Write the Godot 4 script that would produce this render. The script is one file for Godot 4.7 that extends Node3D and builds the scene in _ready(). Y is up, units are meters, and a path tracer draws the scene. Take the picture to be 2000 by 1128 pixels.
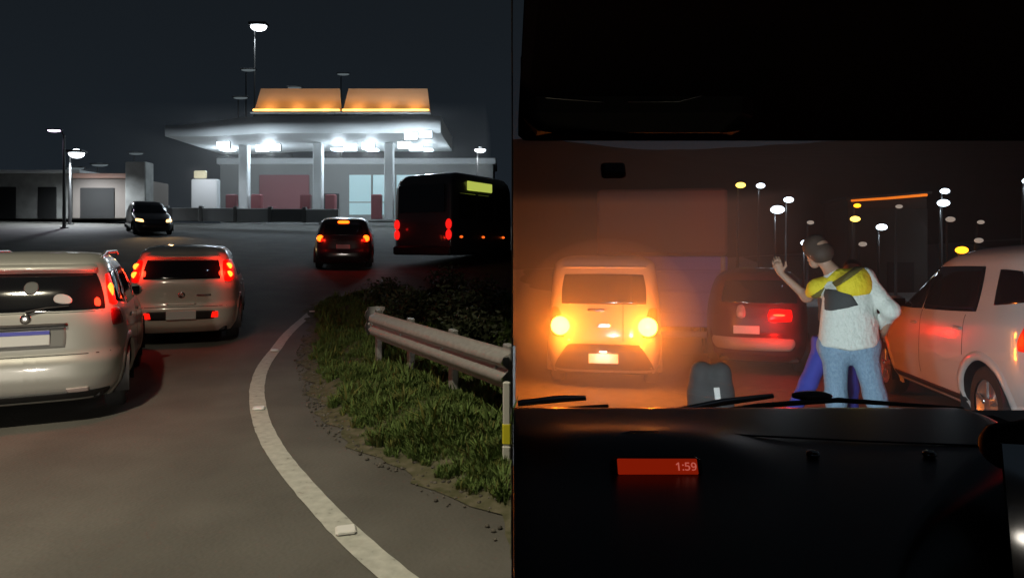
extends Node3D
# Two night streets, parted by a thin dark wall along x = 0: on its left a ramp that climbs to a lit filling station,
# on its right a jammed road seen past the dashboard of a car.

var mats := {}
var rng := RandomNumberGenerator.new()
const TURN := 0.3665            # both streets run 21 degrees off the wall
const SLOPE := 0.0431           # the right-hand street falls away

# ---------------------------------------------------------------- helpers
func lin(r: float, g: float, b: float) -> Color:
	return Color(r, g, b).linear_to_srgb()

func mat(key: String, c: Color, rough := 0.8, metal := 0.0) -> StandardMaterial3D:
	if mats.has(key):
		return mats[key]
	var m := StandardMaterial3D.new()
	m.resource_name = key
	m.albedo_color = c
	m.roughness = rough
	m.metallic = metal
	mats[key] = m
	return m

func paint(key: String, c: Color, rough := 0.35) -> StandardMaterial3D:
	var m := mat(key, c, rough, 0.0)
	m.clearcoat_enabled = true
	m.clearcoat = 0.6
	m.clearcoat_roughness = 0.08
	return m

func glow(key: String, c: Color, e: float) -> StandardMaterial3D:
	var m := mat(key, c, 0.3)
	m.emission_enabled = true
	m.emission = c
	m.emission_energy_multiplier = e
	return m

func noise_tex(freq: float, lo: Color, hi: Color, oct := 4, normal := false, sd := 3) -> NoiseTexture2D:
	var n := FastNoiseLite.new()
	n.seed = sd
	n.frequency = freq
	n.fractal_octaves = oct
	var t := NoiseTexture2D.new()
	t.width = 512
	t.height = 512
	t.seamless = true
	t.noise = n
	if normal:
		t.as_normal_map = true
		t.bump_strength = 6.0
	else:
		var g := Gradient.new()
		g.colors = PackedColorArray([lo, hi])
		t.color_ramp = g
	return t

func tag(o: Node, label: String, category: String, group := "") -> Node:
	o.set_meta("label", label)
	o.set_meta("category", category)
	if group:
		o.set_meta("group", group)
	return o

func thing(called: String, label: String, category: String, at := Vector3.ZERO, turn := 0.0, group := "") -> Node3D:
	var o := Node3D.new()
	o.name = called
	var k := 1
	while has_node(NodePath(String(o.name))):
		o.name = "%s_%03d" % [called, k]
		k += 1
	add_child(o)
	o.position = at
	o.rotation.y = turn
	tag(o, label, category, group)
	return o

func put(parent: Node, called: String, mesh: Mesh, m: Material, at := Vector3.ZERO, rot := Vector3.ZERO) -> MeshInstance3D:
	var o := MeshInstance3D.new()
	o.name = called
	o.mesh = mesh
	o.material_override = m
	parent.add_child(o, true)
	o.position = at
	o.rotation = rot
	return o

func structure(called: String, mesh: Mesh, m: Material) -> MeshInstance3D:
	var o := put(self, called, mesh, m)
	o.set_meta("kind", "structure")
	return o

# closed or open grid of points as one smooth mesh; skip(r, c) leaves quads out
func grid(rows: Array, closed := false, skip := {}) -> ArrayMesh:
	var nr := rows.size()
	var nc: int = rows[0].size()
	var v := PackedVector3Array()
	var idx := PackedInt32Array()
	for r in rows:
		v.append_array(r)
	var nn := PackedVector3Array()
	nn.resize(v.size())
	var cols := nc if closed else nc - 1
	for r in nr - 1:
		for c in cols:
			if skip.has(r * nc + c):
				continue
			var c2 := (c + 1) % nc
			var a := r * nc + c
			var b := r * nc + c2
			var d := (r + 1) * nc + c
			var e := (r + 1) * nc + c2
			idx.append_array(PackedInt32Array([a, d, b, b, d, e]))
			var n1 := (v[b] - a_of(v, a)).cross(v[d] - v[a])
			var n2 := (v[e] - v[b]).cross(v[d] - v[b])
			nn[a] += n1
			nn[b] += n1 + n2
			nn[d] += n1 + n2
			nn[e] += n2
	for i in nn.size():
		nn[i] = nn[i].normalized() if nn[i].length_squared() > 1e-16 else Vector3.UP
	var arr := []
	arr.resize(Mesh.ARRAY_MAX)
	arr[Mesh.ARRAY_VERTEX] = v
	arr[Mesh.ARRAY_NORMAL] = nn
	arr[Mesh.ARRAY_INDEX] = idx
	var m := ArrayMesh.new()
	m.add_surface_from_arrays(Mesh.PRIMITIVE_TRIANGLES, arr)
	return m

func a_of(v: PackedVector3Array, i: int) -> Vector3:
	return v[i]

# box with chamfered edges
func box(s: Vector3, b := 0.01) -> ArrayMesh:
	b = minf(b, 0.45 * minf(s.x, minf(s.y, s.z)))
	var st := SurfaceTool.new()
	st.begin(Mesh.PRIMITIVE_TRIANGLES)
	st.set_smooth_group(-1)
	var h := s / 2.0
	var prof := [[-h.y, b], [-h.y + b, 0.0], [h.y - b, 0.0], [h.y, b]]
	var rings := []
	for p in prof:
		var x: float = h.x - p[1]
		var z: float = h.z - p[1]
		var e: float = b
		rings.append([Vector3(x, p[0], z - e), Vector3(x - e, p[0], z), Vector3(-x + e, p[0], z), Vector3(-x, p[0], z - e), Vector3(-x, p[0], -z + e), Vector3(-x + e, p[0], -z), Vector3(x - e, p[0], -z), Vector3(x, p[0], -z + e)])
	for r in 3:
		for c in 8:
			var c2 := (c + 1) % 8
			for q in [rings[r][c], rings[r + 1][c], rings[r][c2], rings[r][c2], rings[r + 1][c], rings[r + 1][c2]]:
				st.add_vertex(q)
	for c in range(1, 7):
		for q in [rings[0][0], rings[0][c], rings[0][c + 1]]:
			st.add_vertex(q)
		for q in [rings[3][0], rings[3][c + 1], rings[3][c]]:
			st.add_vertex(q)
	st.generate_normals()
	return st.commit()

func tube(points: Array, radii: Array, sides := 10) -> ArrayMesh:
	var rows := []
	for i in points.size():
		var p: Vector3 = points[i]
		var dir: Vector3 = (points[min(i + 1, points.size() - 1)] - points[max(i - 1, 0)]).normalized()
		var u := dir.cross(Vector3.UP if absf(dir.y) < 0.9 else Vector3.RIGHT).normalized()
		var w := dir.cross(u)
		var ring := PackedVector3Array()
		for k in sides:
			var a := TAU * k / sides
			ring.append(p + (u * cos(a) + w * sin(a)) * float(radii[i]))
		if i == 0:
			rows.append(centre_ring(p, sides))
		rows.append(ring)
		if i == points.size() - 1:
			rows.append(centre_ring(p, sides))
	return grid(rows, true)

func centre_ring(p: Vector3, n: int) -> PackedVector3Array:
	var r := PackedVector3Array()
	for k in n:
		r.append(p)
	return r

# lathe about the x axis: profile of [x, radius]
func lathe_x(prof: Array, sides := 28) -> ArrayMesh:
	var rows := []
	for p in prof:
		var ring := PackedVector3Array()
		for k in sides:
			var a := TAU * k / sides
			ring.append(Vector3(p[0], cos(a) * p[1], sin(a) * p[1]))
		rows.append(ring)
	return grid(rows, true)

func ball(r: Vector3, seg := 16) -> ArrayMesh:
	var rows := []
	for i in seg / 2 + 1:
		var t := PI * i / (seg / 2)
		var ring := PackedVector3Array()
		for k in seg:
			var a := TAU * k / seg
			ring.append(Vector3(sin(t) * cos(a) * r.x, -cos(t) * r.y, sin(t) * sin(a) * r.z))
		rows.append(ring)
	return grid(rows, true)

func omni(parent: Node, c: Color, e: float, at: Vector3, size := 0.05) -> void:
	var l := OmniLight3D.new()
	l.name = "lamp_light"
	l.light_color = c
	l.light_energy = e
	l.light_size = size
	l.omni_range = 60.0
	l.omni_attenuation = 2.0
	l.shadow_enabled = true
	parent.add_child(l, true)
	l.position = at

func spot(parent: Node, c: Color, e: float, at: Vector3, towards: Vector3, angle: float, size := 0.08) -> void:
	var l := SpotLight3D.new()
	l.name = "lamp_light"
	l.light_color = c
	l.light_energy = e
	l.light_size = size
	l.spot_range = 80.0
	l.spot_attenuation = 2.0
	l.spot_angle = angle
	l.spot_angle_attenuation = 0.9
	l.shadow_enabled = true
	parent.add_child(l, true)
	var up := Vector3.UP if absf(towards.normalized().y) < 0.95 else Vector3.FORWARD
	l.transform = Transform3D(Basis.looking_at(towards, up), at)

# ---------------------------------------------------------------- ground heights
func left_ground(x: float, z: float) -> float:
	var d := -x * sin(TURN) - z * cos(TURN)
	var r := 0.085 * log(1.0 + exp(minf(d - 11.0, 60.0)))
	return -0.15 * log(exp(-r / 0.15) + exp(-3.15 / 0.15))

func right_ground(x: float, z: float) -> float:
	var d := x * sin(TURN) - z * cos(TURN)
	var y := -0.03 - SLOPE * d
	if d > 40.0:
		y += 0.22 * (d - 40.0) * (1.0 - exp(-(d - 40.0) / 25.0))
	return y

# ---------------------------------------------------------------- cars
# A body is a stack of level outlines: [height, half width, rear z, front z]; nose towards -z.
class Body:
	var lv := []
	var n := 5.0
	func at(y: float) -> Array:
		var k := 0
		while k < lv.size() - 2 and lv[k + 1][0] < y:
			k += 1
		var a: Array = lv[k]
		var b: Array = lv[k + 1]
		var t := clampf((y - a[0]) / maxf(b[0] - a[0], 1e-5), 0.0, 1.0)
		return [y, lerpf(a[1], b[1], t), lerpf(a[2], b[2], t), lerpf(a[3], b[3], t)]
	func smooth() -> void:
		var y0: float = lv[0][0]
		var y1: float = lv[-1][0]
		var fine := []
		var count := int((y1 - y0) / 0.022) + 1
		for i in count + 1:
			fine.append(at(y0 + (y1 - y0) * i / count))
		for pass_ in 2:
			var old := fine.duplicate(true)
			for i in range(1, fine.size() - 1):
				for j in [1, 2, 3]:
					fine[i][j] = (old[i - 1][j] + 2.0 * old[i][j] + old[i + 1][j]) / 4.0
		lv = fine
	func rear(x: float, y: float) -> Vector3:
		var l := at(y)
		var zc: float = (l[2] + l[3]) / 2.0
		var b := pow(maxf(0.0, 1.0 - pow(absf(x / l[1]), n)), 1.0 / n)
		return Vector3(x, y, zc + b * (l[2] - zc))
	func front(x: float, y: float) -> Vector3:
		var l := at(y)
		var zc: float = (l[2] + l[3]) / 2.0
		var b := pow(maxf(0.0, 1.0 - pow(absf(x / l[1]), n)), 1.0 / n)
		return Vector3(x, y, zc - b * (zc - l[3]))
	func side(z: float, y: float, s: float) -> Vector3:
		var l := at(y)
		var zc: float = (l[2] + l[3]) / 2.0
		var q: float = (z - zc) / maxf((l[2] - l[3]) / 2.0, 1e-4)
		var a := pow(maxf(0.0, 1.0 - pow(absf(q), n)), 1.0 / n)
		return Vector3(l[1] * a * s, y, z)

func body_mesh(b: Body, wheels: Array, arch: float) -> ArrayMesh:
	var count := 240
	var unit := []
	var fine := []
	var total := 0.0
	var last := Vector2(1, 0)
	for i in 2401:
		var t := TAU * i / 2400.0
		var c := cos(t)
		var s := sin(t)
		var p := Vector2(signf(c) * pow(absf(c), 2.0 / b.n), signf(s) * pow(absf(s), 2.0 / b.n))
		total += Vector2((p.x - last.x), (p.y - last.y) * 2.4).length()
		fine.append([total, p])
		last = p
	var j := 0
	for i in count:
		var want := total * i / count
		while fine[j][0] < want:
			j += 1
		unit.append(fine[j][1])
	var rows := []
	var skip := {}
	var first: Array = b.lv[0]
	rows.append(ring_of(unit, first, 0.02, 0.0))
	for l in b.lv:
		rows.append(ring_of(unit, l, 1.0, 0.0))
	var top: Array = b.lv[-1]
	for k in [[0.93, 0.012], [0.8, 0.022], [0.55, 0.032], [0.25, 0.037], [0.02, 0.038]]:
		rows.append(ring_of(unit, top, k[0], k[1]))
	for r in rows.size() - 1:
		for c in count:
			var p: Vector3 = (rows[r][c] + rows[r + 1][(c + 1) % count]) / 2.0
			for wz in wheels:
				if absf(p.x) > 0.5 and Vector2(p.z - wz[0], p.y - wz[1]).length() < arch:
					skip[r * count + c] = true
	return grid(rows, true, skip)

func ring_of(unit: Array, l: Array, k: float, dy: float) -> PackedVector3Array:
	var r := PackedVector3Array()
	var zc: float = (l[2] + l[3]) / 2.0
	for p in unit:
		r.append(Vector3(-p.x * l[1] * k, l[0] + dy, zc + p.y * k * (l[2] - l[3]) / 2.0))
	return r

# A shaped pad lying on the body: quad corners in (across, height), rounded by `soft`, bulging by `swell`.
func pad(b: Body, where: String, q: Array, off := 0.004, soft := 0.3, swell := 0.0, nu := 12, nv := 8) -> ArrayMesh:
	var rows := []
	for i in range(-1, nv + 2):
		var row := PackedVector3Array()
		for j in range(-1, nu + 2):
			var edge := i < 0 or j < 0 or i > nv or j > nu
			var s := clampf(2.0 * j / nu - 1.0, -1, 1)
			var t := clampf(2.0 * i / nv - 1.0, -1, 1)
			var s2 := s * sqrt(1.0 - soft * t * t / 2.0)
			var t2 := t * sqrt(1.0 - soft * s * s / 2.0)
			var u := (s2 + 1.0) / 2.0
			var v := (t2 + 1.0) / 2.0
			var lo: Vector2 = q[0].lerp(q[1], u)
			var hi: Vector2 = q[3].lerp(q[2], u)
			var p := lo.lerp(hi, v)
			var o := off + swell * (1.0 - s * s) * (1.0 - t * t)
			if edge:
				o = -0.012
			if where == "rear":
				row.append(b.rear(p.x, p.y) + Vector3(0, 0, o))
			elif where == "front":
				row.append(b.front(p.x, p.y) - Vector3(0, 0, o))
			elif where == "left":
				row.append(b.side(p.x, p.y, -1.0) - Vector3(o, 0, 0))
			else:
				row.append(b.side(p.x, p.y, 1.0) + Vector3(o, 0, 0))
		rows.append(row)
	return grid(rows)

func V(x: float, y: float) -> Vector2:
	return Vector2(x, y)

func flip(q: Array) -> Array:
	return [Vector2(-q[1].x, q[1].y), Vector2(-q[0].x, q[0].y), Vector2(-q[3].x, q[3].y), Vector2(-q[2].x, q[2].y)]

var tyre_mesh: ArrayMesh
var rim_mesh: ArrayMesh
func wheel(t: Node3D, at: Vector3, r: float, s: float) -> void:
	if tyre_mesh == null:
		tyre_mesh = lathe_x([[-0.10, 0.2], [-0.10, 0.27], [-0.085, 0.305], [-0.05, 0.32], [0.05, 0.32], [0.085, 0.305], [0.10, 0.27], [0.10, 0.2]])
		rim_mesh = lathe_x([[0.07, 0.0], [0.085, 0.05], [0.06, 0.07], [0.05, 0.15], [0.085, 0.19], [0.09, 0.215], [0.05, 0.215]])
	var o := put(t, "wheel", tyre_mesh, mat("rubber", lin(0.02, 0.02, 0.02), 0.85), at)
	o.scale = Vector3(s, r / 0.32, r / 0.32)
	put(o, "rim", rim_mesh, mat("rim_alloy", lin(0.45, 0.45, 0.45), 0.35, 0.8))
	for k in 5:
		put(o, "spoke", box(Vector3(0.025, 0.14, 0.035), 0.008), mat("rim_alloy", lin(0.45, 0.45, 0.45), 0.35, 0.8), Vector3(0.085, cos(TAU * k / 5) * 0.12, sin(TAU * k / 5) * 0.12), Vector3(TAU * k / 5, 0, 0))

# d: the car's settings. Returns its node; wheels, glass, lamps and trim are its parts.
func make_car(called: String, label: String, d: Dictionary) -> Node3D:
	var b := Body.new()
	b.lv = d.lv
	b.n = d.get("n", 5.0)
	b.smooth()
	var L: float = d.len / 2.0
	var t := thing(called, label, d.get("category", "car"))
	var yaw: float = d.yaw
	var rear: Vector3 = d.rear
	var bas := (Basis(Vector3.UP, -yaw) * Basis(Vector3.RIGHT, d.get("pitch", 0.0))).scaled_local(d.get("scale", Vector3.ONE))
	t.transform = Transform3D(bas, rear - bas * Vector3(0, 0, L))
	var wr: float = d.get("wr", 0.31)
	var wz := [[-L + d.get("nose", 0.8), wr], [L - d.get("tail", 0.75), wr]]
	var bm: Material = d.paint
	var black := mat("black_plastic", lin(0.012, 0.012, 0.013), 0.55)
	var glass := mat("tinted_glass", lin(0.008, 0.009, 0.011), 0.06)
	glass.metallic_specular = 0.6
	put(t, "body", body_mesh(b, wz, wr + 0.055), bm)
	var hw: float = b.at(0.5)[1]
	for s in [-1.0, 1.0]:
		for w in wz:
			var face: Vector3 = b.side(w[0], 0.45, 1.0)
			wheel(t, Vector3(s * (face.x - 0.13), wr, w[0]), wr, s)
			# arch lip and liner
			var lip := []
			var liner := []
			for k in range(-2, 23):
				var a := PI * k / 20.0
				var ring := PackedVector3Array()
				var lrow := PackedVector3Array()
				for rr in [[0.015, -0.02], [0.02, 0.006], [0.05, 0.012], [0.095, 0.003], [0.1, -0.02]]:
					var rad: float = wr + 0.02 + rr[0]
					var yy: float = maxf(w[1] + sin(a) * rad, 0.19)
					var zz: float = w[0] + cos(a) * rad
					var sp := b.side(zz, maxf(yy, float(b.lv[0][0])), s)
					ring.append(Vector3(sp.x + s * rr[1], yy, zz))
				for x in [0.03, -0.3]:
					var rad2 := wr + 0.05
					lrow.append(Vector3(s * (face.x - 0.02 + x), maxf(w[1] + sin(a) * rad2, 0.19), w[0] + cos(a) * rad2))
				lip.append(ring)
				liner.append(lrow)
			put(t, "wheel_arch", grid(lip), bm if d.get("arch_paint", true) else black)
			put(t, "arch_liner", grid(liner), black)
	put(t, "underbody", box(Vector3(hw * 1.5, 0.1, L * 1.85), 0.03), black, Vector3(0, 0.24, 0))
	for s in ["left", "right"]:
		for q in d.side_glass:
			put(t, "side_window", pad(b, s, q, 0.004, 0.12, 0.0, 16, 8), glass)
		for x in d.get("handles", []):
			var p := b.side(x[0], x[1], -1.0 if s == "left" else 1.0)
			put(t, "door_handle", box(Vector3(0.035, 0.03, 0.17), 0.012), bm, p)
		for x in d.get("seams", []):
			put(t, "door_seam", pad(b, s, [V(x[0] - 0.004, x[1]), V(x[0] + 0.004, x[1]), V(x[0] + 0.004, x[2]), V(x[0] - 0.004, x[2])], 0.0015, 0.0, 0.0, 1, 12), black)
		if d.has("sill"):
			put(t, "sill_trim", pad(b, s, d.sill, 0.008, 0.1, 0.006, 20, 4), black)
		if d.has("door_mirror"):
			var sg := -1.0 if s == "left" else 1.0
			var p2 := b.side(d.door_mirror[0], d.door_mirror[1], sg)
			var dm := put(t, "door_mirror", ball(Vector3(0.12, 0.08, 0.06)), bm, p2 + Vector3(sg * 0.1, 0.03, 0))
			put(dm, "mirror_glass", box(Vector3(0.17, 0.1, 0.01), 0.02), glass, Vector3(0, 0, 0.055))
	put(t, "rear_window", pad(b, "rear", d.rear_glass, 0.005, d.get("glass_soft", 0.12), 0.0, 20, 10), glass)
	if d.has("windscreen"):
		put(t, "windscreen", pad(b, "front", d.windscreen, 0.005, 0.12, 0.0, 20, 10), glass)
	for x in d.get("rear_seams", []):
		put(t, "tailgate_seam", pad(b, "rear", x, 0.002, 0.0, 0.0, 16, 1), black)
	for x in d.get("rear_trim", []):
		put(t, x[0], pad(b, "rear", x[1], x[3], x[4], x[5], 20, 6), x[2])
	if d.has("plate"):
		var p3 := b.rear(0, d.plate[1])
		var pl := put(t, "licence_plate", box(Vector3(0.40, 0.13, 0.012), 0.006), mat("plate_white", lin(0.72, 0.72, 0.7), 0.5), p3 + Vector3(d.plate[0], 0, d.get("plate_out", 0.015)), Vector3(-0.08, 0, 0))
		if d.plate[2]:
			put(pl, "plate_band", box(Vector3(0.396, 0.034, 0.004), 0.001), mat("plate_blue", lin(0.08, 0.09, 0.5), 0.5), Vector3(0, 0.046, 0.007))
	for x in d.get("tail_lamps", []):
		for q in [x[0], flip(x[0])]:
			if x.size() > 4 and x[4] != 0 and signf(q[0].x) != signf(x[4]):
				continue
			put(t, "tail_lamp", pad(b, "rear", q, 0.006, x[2], x[3]), x[1])
	for x in d.get("bulbs", []):
		for s in [-1.0, 1.0]:
			var p4 := b.rear(x[0] * s, x[1])
			put(t, "tail_lamp_bulb", ball(x[2]), x[3], p4 + Vector3(0, 0, x[6] if x.size() > 6 else 0.02))
			if x[5] > 0.0:
				omni(t, x[4], x[5], p4 + Vector3(0, 0, x[7] if x.size() > 7 else 0.22), 0.05)
	if d.has("head_lamps"):
		for s in [-1.0, 1.0]:
			var q: Array = d.head_lamps if s > 0 else flip(d.head_lamps)
			var lit: bool = d.get("head_energy", 0.0) > 0.0
			var hl := put(t, "head_lamp", pad(b, "front", q, 0.006, 0.5, 0.02), glow("head_lamp_lit_" + d.get("head_key", "white"), d.get("head_color", Color(1, 0.96, 0.9)), d.get("head_glow", 6.0)) if lit else mat("head_lamp_clear", lin(0.5, 0.5, 0.5), 0.1, 0.6))
			if lit:
				var c: Vector2 = (q[0] + q[1] + q[2] + q[3]) / 4.0
				spot(t, d.get("head_color", Color(1, 0.96, 0.9)), d.head_energy, b.front(c.x, c.y) + Vector3(0, 0, -0.14), Vector3(0, -0.06, -1), d.get("head_angle", 40.0), 0.1)
	return t

# ---------------------------------------------------------------- lamps
func lamp_post(called: String, label: String, group: String, at: Vector3, h: float, reach: Vector3, head: Vector3, c: Color, key: String, e: float, light: float, cone := 62.0) -> Node3D:
	var t := thing(called, label, "street lamp", at, 0.0, group)
	var steel := mat("painted_steel", lin(0.07, 0.07, 0.07), 0.6, 0.2)
	put(t, "base_plate", box(Vector3(0.3, 0.06, 0.3), 0.02), steel, Vector3(0, 0.03, 0))
	put(t, "pole", tube([Vector3.ZERO, Vector3(0, h * 0.5, 0), Vector3(0, h - 0.25, 0)], [0.09, 0.07, 0.05]), steel)
	put(t, "arm", tube([Vector3(0, h - 0.3, 0), Vector3(0, h, 0) + reach * 0.3, Vector3(0, h + 0.04, 0) + reach], [0.045, 0.04, 0.035]), steel)
	var hd := put(t, "lamp_head", box(Vector3(head.x * 1.05, head.y * 0.3, head.z * 1.1) * (0.5 if called == "hillside_lamp" else 1.0), 0.02), steel, Vector3(0, h + 0.02, 0) + reach)
	put(hd, "lamp_lens", ball(Vector3(head.x / 2.0, head.y / 2.0, head.z / 2.0)), glow("lamp_" + key, c, e), Vector3(0, -head.y * 0.22, 0))
	if light > 0.0:
		spot(t, c, light, Vector3(0, h - head.y * 0.9 - 0.04, 0) + reach, Vector3(0, -1, 0.02), cone, 0.15)
	return t

# ---------------------------------------------------------------- figures: tapered bones joined by a smooth minimum, meshed as surface nets
func bones_mesh(bones: Array, cell: float, k: float, planes := []) -> ArrayMesh:
	var lo := Vector3(1e9, 1e9, 1e9)
	var hi := -lo
	for b in bones:
		var r := maxf(b[2], b[3]) + k + cell * 2.0
		for p in [b[0], b[1]]:
			lo = lo.min(p - Vector3(r, r, r))
			hi = hi.max(p + Vector3(r, r, r))
	var n := Vector3i(((hi - lo) / cell).ceil()) + Vector3i(2, 2, 2)
	var f := PackedFloat32Array()
	f.resize(n.x * n.y * n.z)
	f.fill(1.0)
	for b in bones:
		var r := maxf(b[2], b[3]) + k + cell * 2.0
		var rv := Vector3(r, r, r)
		var c0 := Vector3i(((Vector3(b[0]).min(b[1]) - rv - lo) / cell).floor()).clamp(Vector3i.ZERO, n - Vector3i.ONE)
		var c1 := Vector3i(((Vector3(b[0]).max(b[1]) + rv - lo) / cell).ceil()).clamp(Vector3i.ZERO, n - Vector3i.ONE)
		var a: Vector3 = b[0]
		var ab: Vector3 = b[1] - a
		var inv := 1.0 / maxf(ab.length_squared(), 1e-9)
		var flat: Vector3 = b[4] if b.size() > 4 else Vector3.ONE
		for z in range(c0.z, c1.z + 1):
			for y in range(c0.y, c1.y + 1):
				var at := (z * n.y + y) * n.x
				for x in range(c0.x, c1.x + 1):
					var p := lo + Vector3(x, y, z) * cell - a
					var t := clampf(p.dot(ab) * inv, 0.0, 1.0)
					var dd := ((p - ab * t) / flat).length() - lerpf(b[2], b[3], t)
					var o := f[at + x]
					var h := maxf(k - absf(o - dd), 0.0) / k
					f[at + x] = minf(o, dd) - h * h * k * 0.25
	for pl in planes:   # [normal, distance]: cut away what lies beyond
		for z in n.z:
			for y in n.y:
				for x in n.x:
					var p := lo + Vector3(x, y, z) * cell
					var at := (z * n.y + y) * n.x + x
					f[at] = maxf(f[at], pl[0].dot(p) - pl[1])
	var ids := PackedInt32Array()
	ids.resize(f.size())
	ids.fill(-1)
	var st := SurfaceTool.new()
	st.begin(Mesh.PRIMITIVE_TRIANGLES)
	st.set_smooth_group(0)
	var made := 0
	var step := [0, 1, n.x, n.x + 1, n.x * n.y, n.x * n.y + 1, n.x * n.y + n.x, n.x * n.y + n.x + 1]
	for z in n.z - 1:
		for y in n.y - 1:
			for x in n.x - 1:
				var at := (z * n.y + y) * n.x + x
				var inside := 0
				for s in step:
					if f[at + s] < 0.0:
						inside += 1
				if inside == 0 or inside == 8:
					continue
				var sum := Vector3.ZERO
				var hits := 0
				for e in [[0, 1], [2, 3], [4, 5], [6, 7], [0, 2], [1, 3], [4, 6], [5, 7], [0, 4], [1, 5], [2, 6], [3, 7]]:
					var u := f[at + step[e[0]]]
					var v := f[at + step[e[1]]]
					if (u < 0.0) != (v < 0.0):
						var q := u / (u - v)
						var pa := Vector3(e[0] & 1, (e[0] >> 1) & 1, e[0] >> 2)
						var pb := Vector3(e[1] & 1, (e[1] >> 1) & 1, e[1] >> 2)
						sum += pa.lerp(pb, q)
						hits += 1
				ids[at] = made
				made += 1
				st.add_vertex(lo + (Vector3(x, y, z) + sum / hits) * cell)
	for z in range(1, n.z - 1):
		for y in range(1, n.y - 1):
			for x in range(1, n.x - 1):
				var at := (z * n.y + y) * n.x + x
				for ax in 3:
					var d: int = [1, n.x, n.x * n.y][ax]
					var i0 := f[at] < 0.0
					if i0 == (f[at + d] < 0.0):
						continue
					var u: int = [n.x, n.x * n.y, 1][ax]
					var v: int = [n.x * n.y, 1, n.x][ax]
					var q := [ids[at - u - v], ids[at - v], ids[at], ids[at - u]]
					if q.min() < 0:
						continue
					var order := [0, 2, 1, 0, 3, 2] if i0 else [0, 1, 2, 0, 2, 3]
					for o in order:
						st.add_index(q[o])
	st.generate_normals()
	return st.commit()

func hand_bones(w: Vector3, dir: Vector3, out: Vector3, palm: Vector3, curl: float) -> Array:
	# w wrist, dir along the hand, out towards the thumb, palm the way the palm faces
	var r := [[w, w + dir * 0.085, 0.026, 0.03, Vector3(1, 1, 1)], [w + out * 0.012, w + dir * 0.085 + out * 0.025, 0.02, 0.018], [w - out * 0.012, w + dir * 0.08 - out * 0.028, 0.02, 0.017]]
	var lens := [0.072, 0.08, 0.075, 0.058]
	for i in 4:
		var root := w + dir * (0.09 - 0.006 * absf(i - 1.2)) + out * (0.033 - 0.022 * i)
		var mid: Vector3 = root + (dir * cos(curl * 0.5) + palm * sin(curl * 0.5)).normalized() * lens[i] * 0.55
		var tip: Vector3 = mid + (dir * cos(curl * 1.4) + palm * sin(curl * 1.4)).normalized() * lens[i] * 0.5
		r.append([root, mid, 0.0098, 0.009])
		r.append([mid, tip, 0.009, 0.0075])
	var tb := w + dir * 0.03 + out * 0.03
	r.append([tb, tb + (dir * 0.6 + out * 0.8).normalized() * 0.045, 0.013, 0.011])
	r.append([tb + (dir * 0.6 + out * 0.8).normalized() * 0.045, tb + (dir * 0.6 + out * 0.8).normalized() * 0.045 + (dir * 0.9 + out * 0.3 + palm * 0.2).normalized() * 0.035, 0.011, 0.009])
	return r

func head_mesh(c: Vector3, facing: Vector3) -> ArrayMesh:
	var up := Vector3(0, 1, 0)
	var sd := facing.cross(up).normalized()
	var bs := [
		[c + up * 0.035 - facing * 0.02, c + up * 0.03 + facing * 0.02, 0.092, 0.088],
		[c + facing * 0.03, c - up * 0.075 + facing * 0.05, 0.07, 0.045],
		[c + facing * 0.095 + up * 0.01, c + facing * 0.112 - up * 0.028, 0.009, 0.014],
		[c + facing * 0.085 + up * 0.03 - sd * 0.04, c + facing * 0.085 + up * 0.03 + sd * 0.04, 0.014, 0.014],
		[c + facing * 0.085 - up * 0.06 - sd * 0.018, c + facing * 0.085 - up * 0.06 + sd * 0.018, 0.009, 0.009],
		[c + sd * 0.083 + up * 0.02, c + sd * 0.083 - up * 0.02, 0.014, 0.011],
		[c - sd * 0.083 + up * 0.02, c - sd * 0.083 - up * 0.02, 0.014, 0.011]]
	return bones_mesh(bs, 0.007, 0.018)

# ---------------------------------------------------------------- the scene
func _ready() -> void:
	rng.seed = 11
	# camera
	var cam := Camera3D.new()
	cam.name = "camera"
	cam.projection = Camera3D.PROJECTION_FRUSTUM
	cam.near = 0.05
	cam.far = 900.0
	cam.size = 2.0 * 0.05 * 564.0 / 1300.0
	cam.frustum_offset = Vector2(0, -0.05 * 84.0 / 1300.0)
	add_child(cam)
	cam.position = Vector3(0, 1.55, 0)
	cam.current = true
	# night sky
	var env := Environment.new()
	env.background_mode = Environment.BG_SKY
	var sky := Sky.new()
	var sm := ProceduralSkyMaterial.new()
	sm.sky_top_color = Color(0.075, 0.09, 0.105)
	sm.sky_horizon_color = Color(0.11, 0.135, 0.16)
	sm.ground_bottom_color = Color(0.05, 0.05, 0.05)
	sm.ground_horizon_color = Color(0.08, 0.09, 0.1)
	sm.sky_curve = 0.2
	sky.sky_material = sm
	env.sky = sky
	env.tonemap_mode = Environment.TONE_MAPPER_LINEAR
	env.tonemap_exposure = 1.0
	env.sdfgi_enabled = true
	env.ssao_enabled = true
	env.ssil_enabled = true
	env.volumetric_fog_enabled = true
	env.volumetric_fog_density = 0.0
	var we := WorldEnvironment.new()
	we.name = "environment"
	we.environment = env
	add_child(we)
	# moon
	var moon := DirectionalLight3D.new()
	moon.name = "moon"
	moon.light_energy = 0.006
	moon.light_color = Color(0.8, 0.88, 1.0)
	moon.light_angular_distance = 0.5
	moon.shadow_enabled = true
	add_child(moon)
	moon.rotation = Vector3(-1.0, 0.5, 0)

	setting()
	left_station()
	left_lamps()
	left_road_things()
	left_cars()
	right_far()
	right_vehicles()
	right_people()
	right_cabin()

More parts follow.
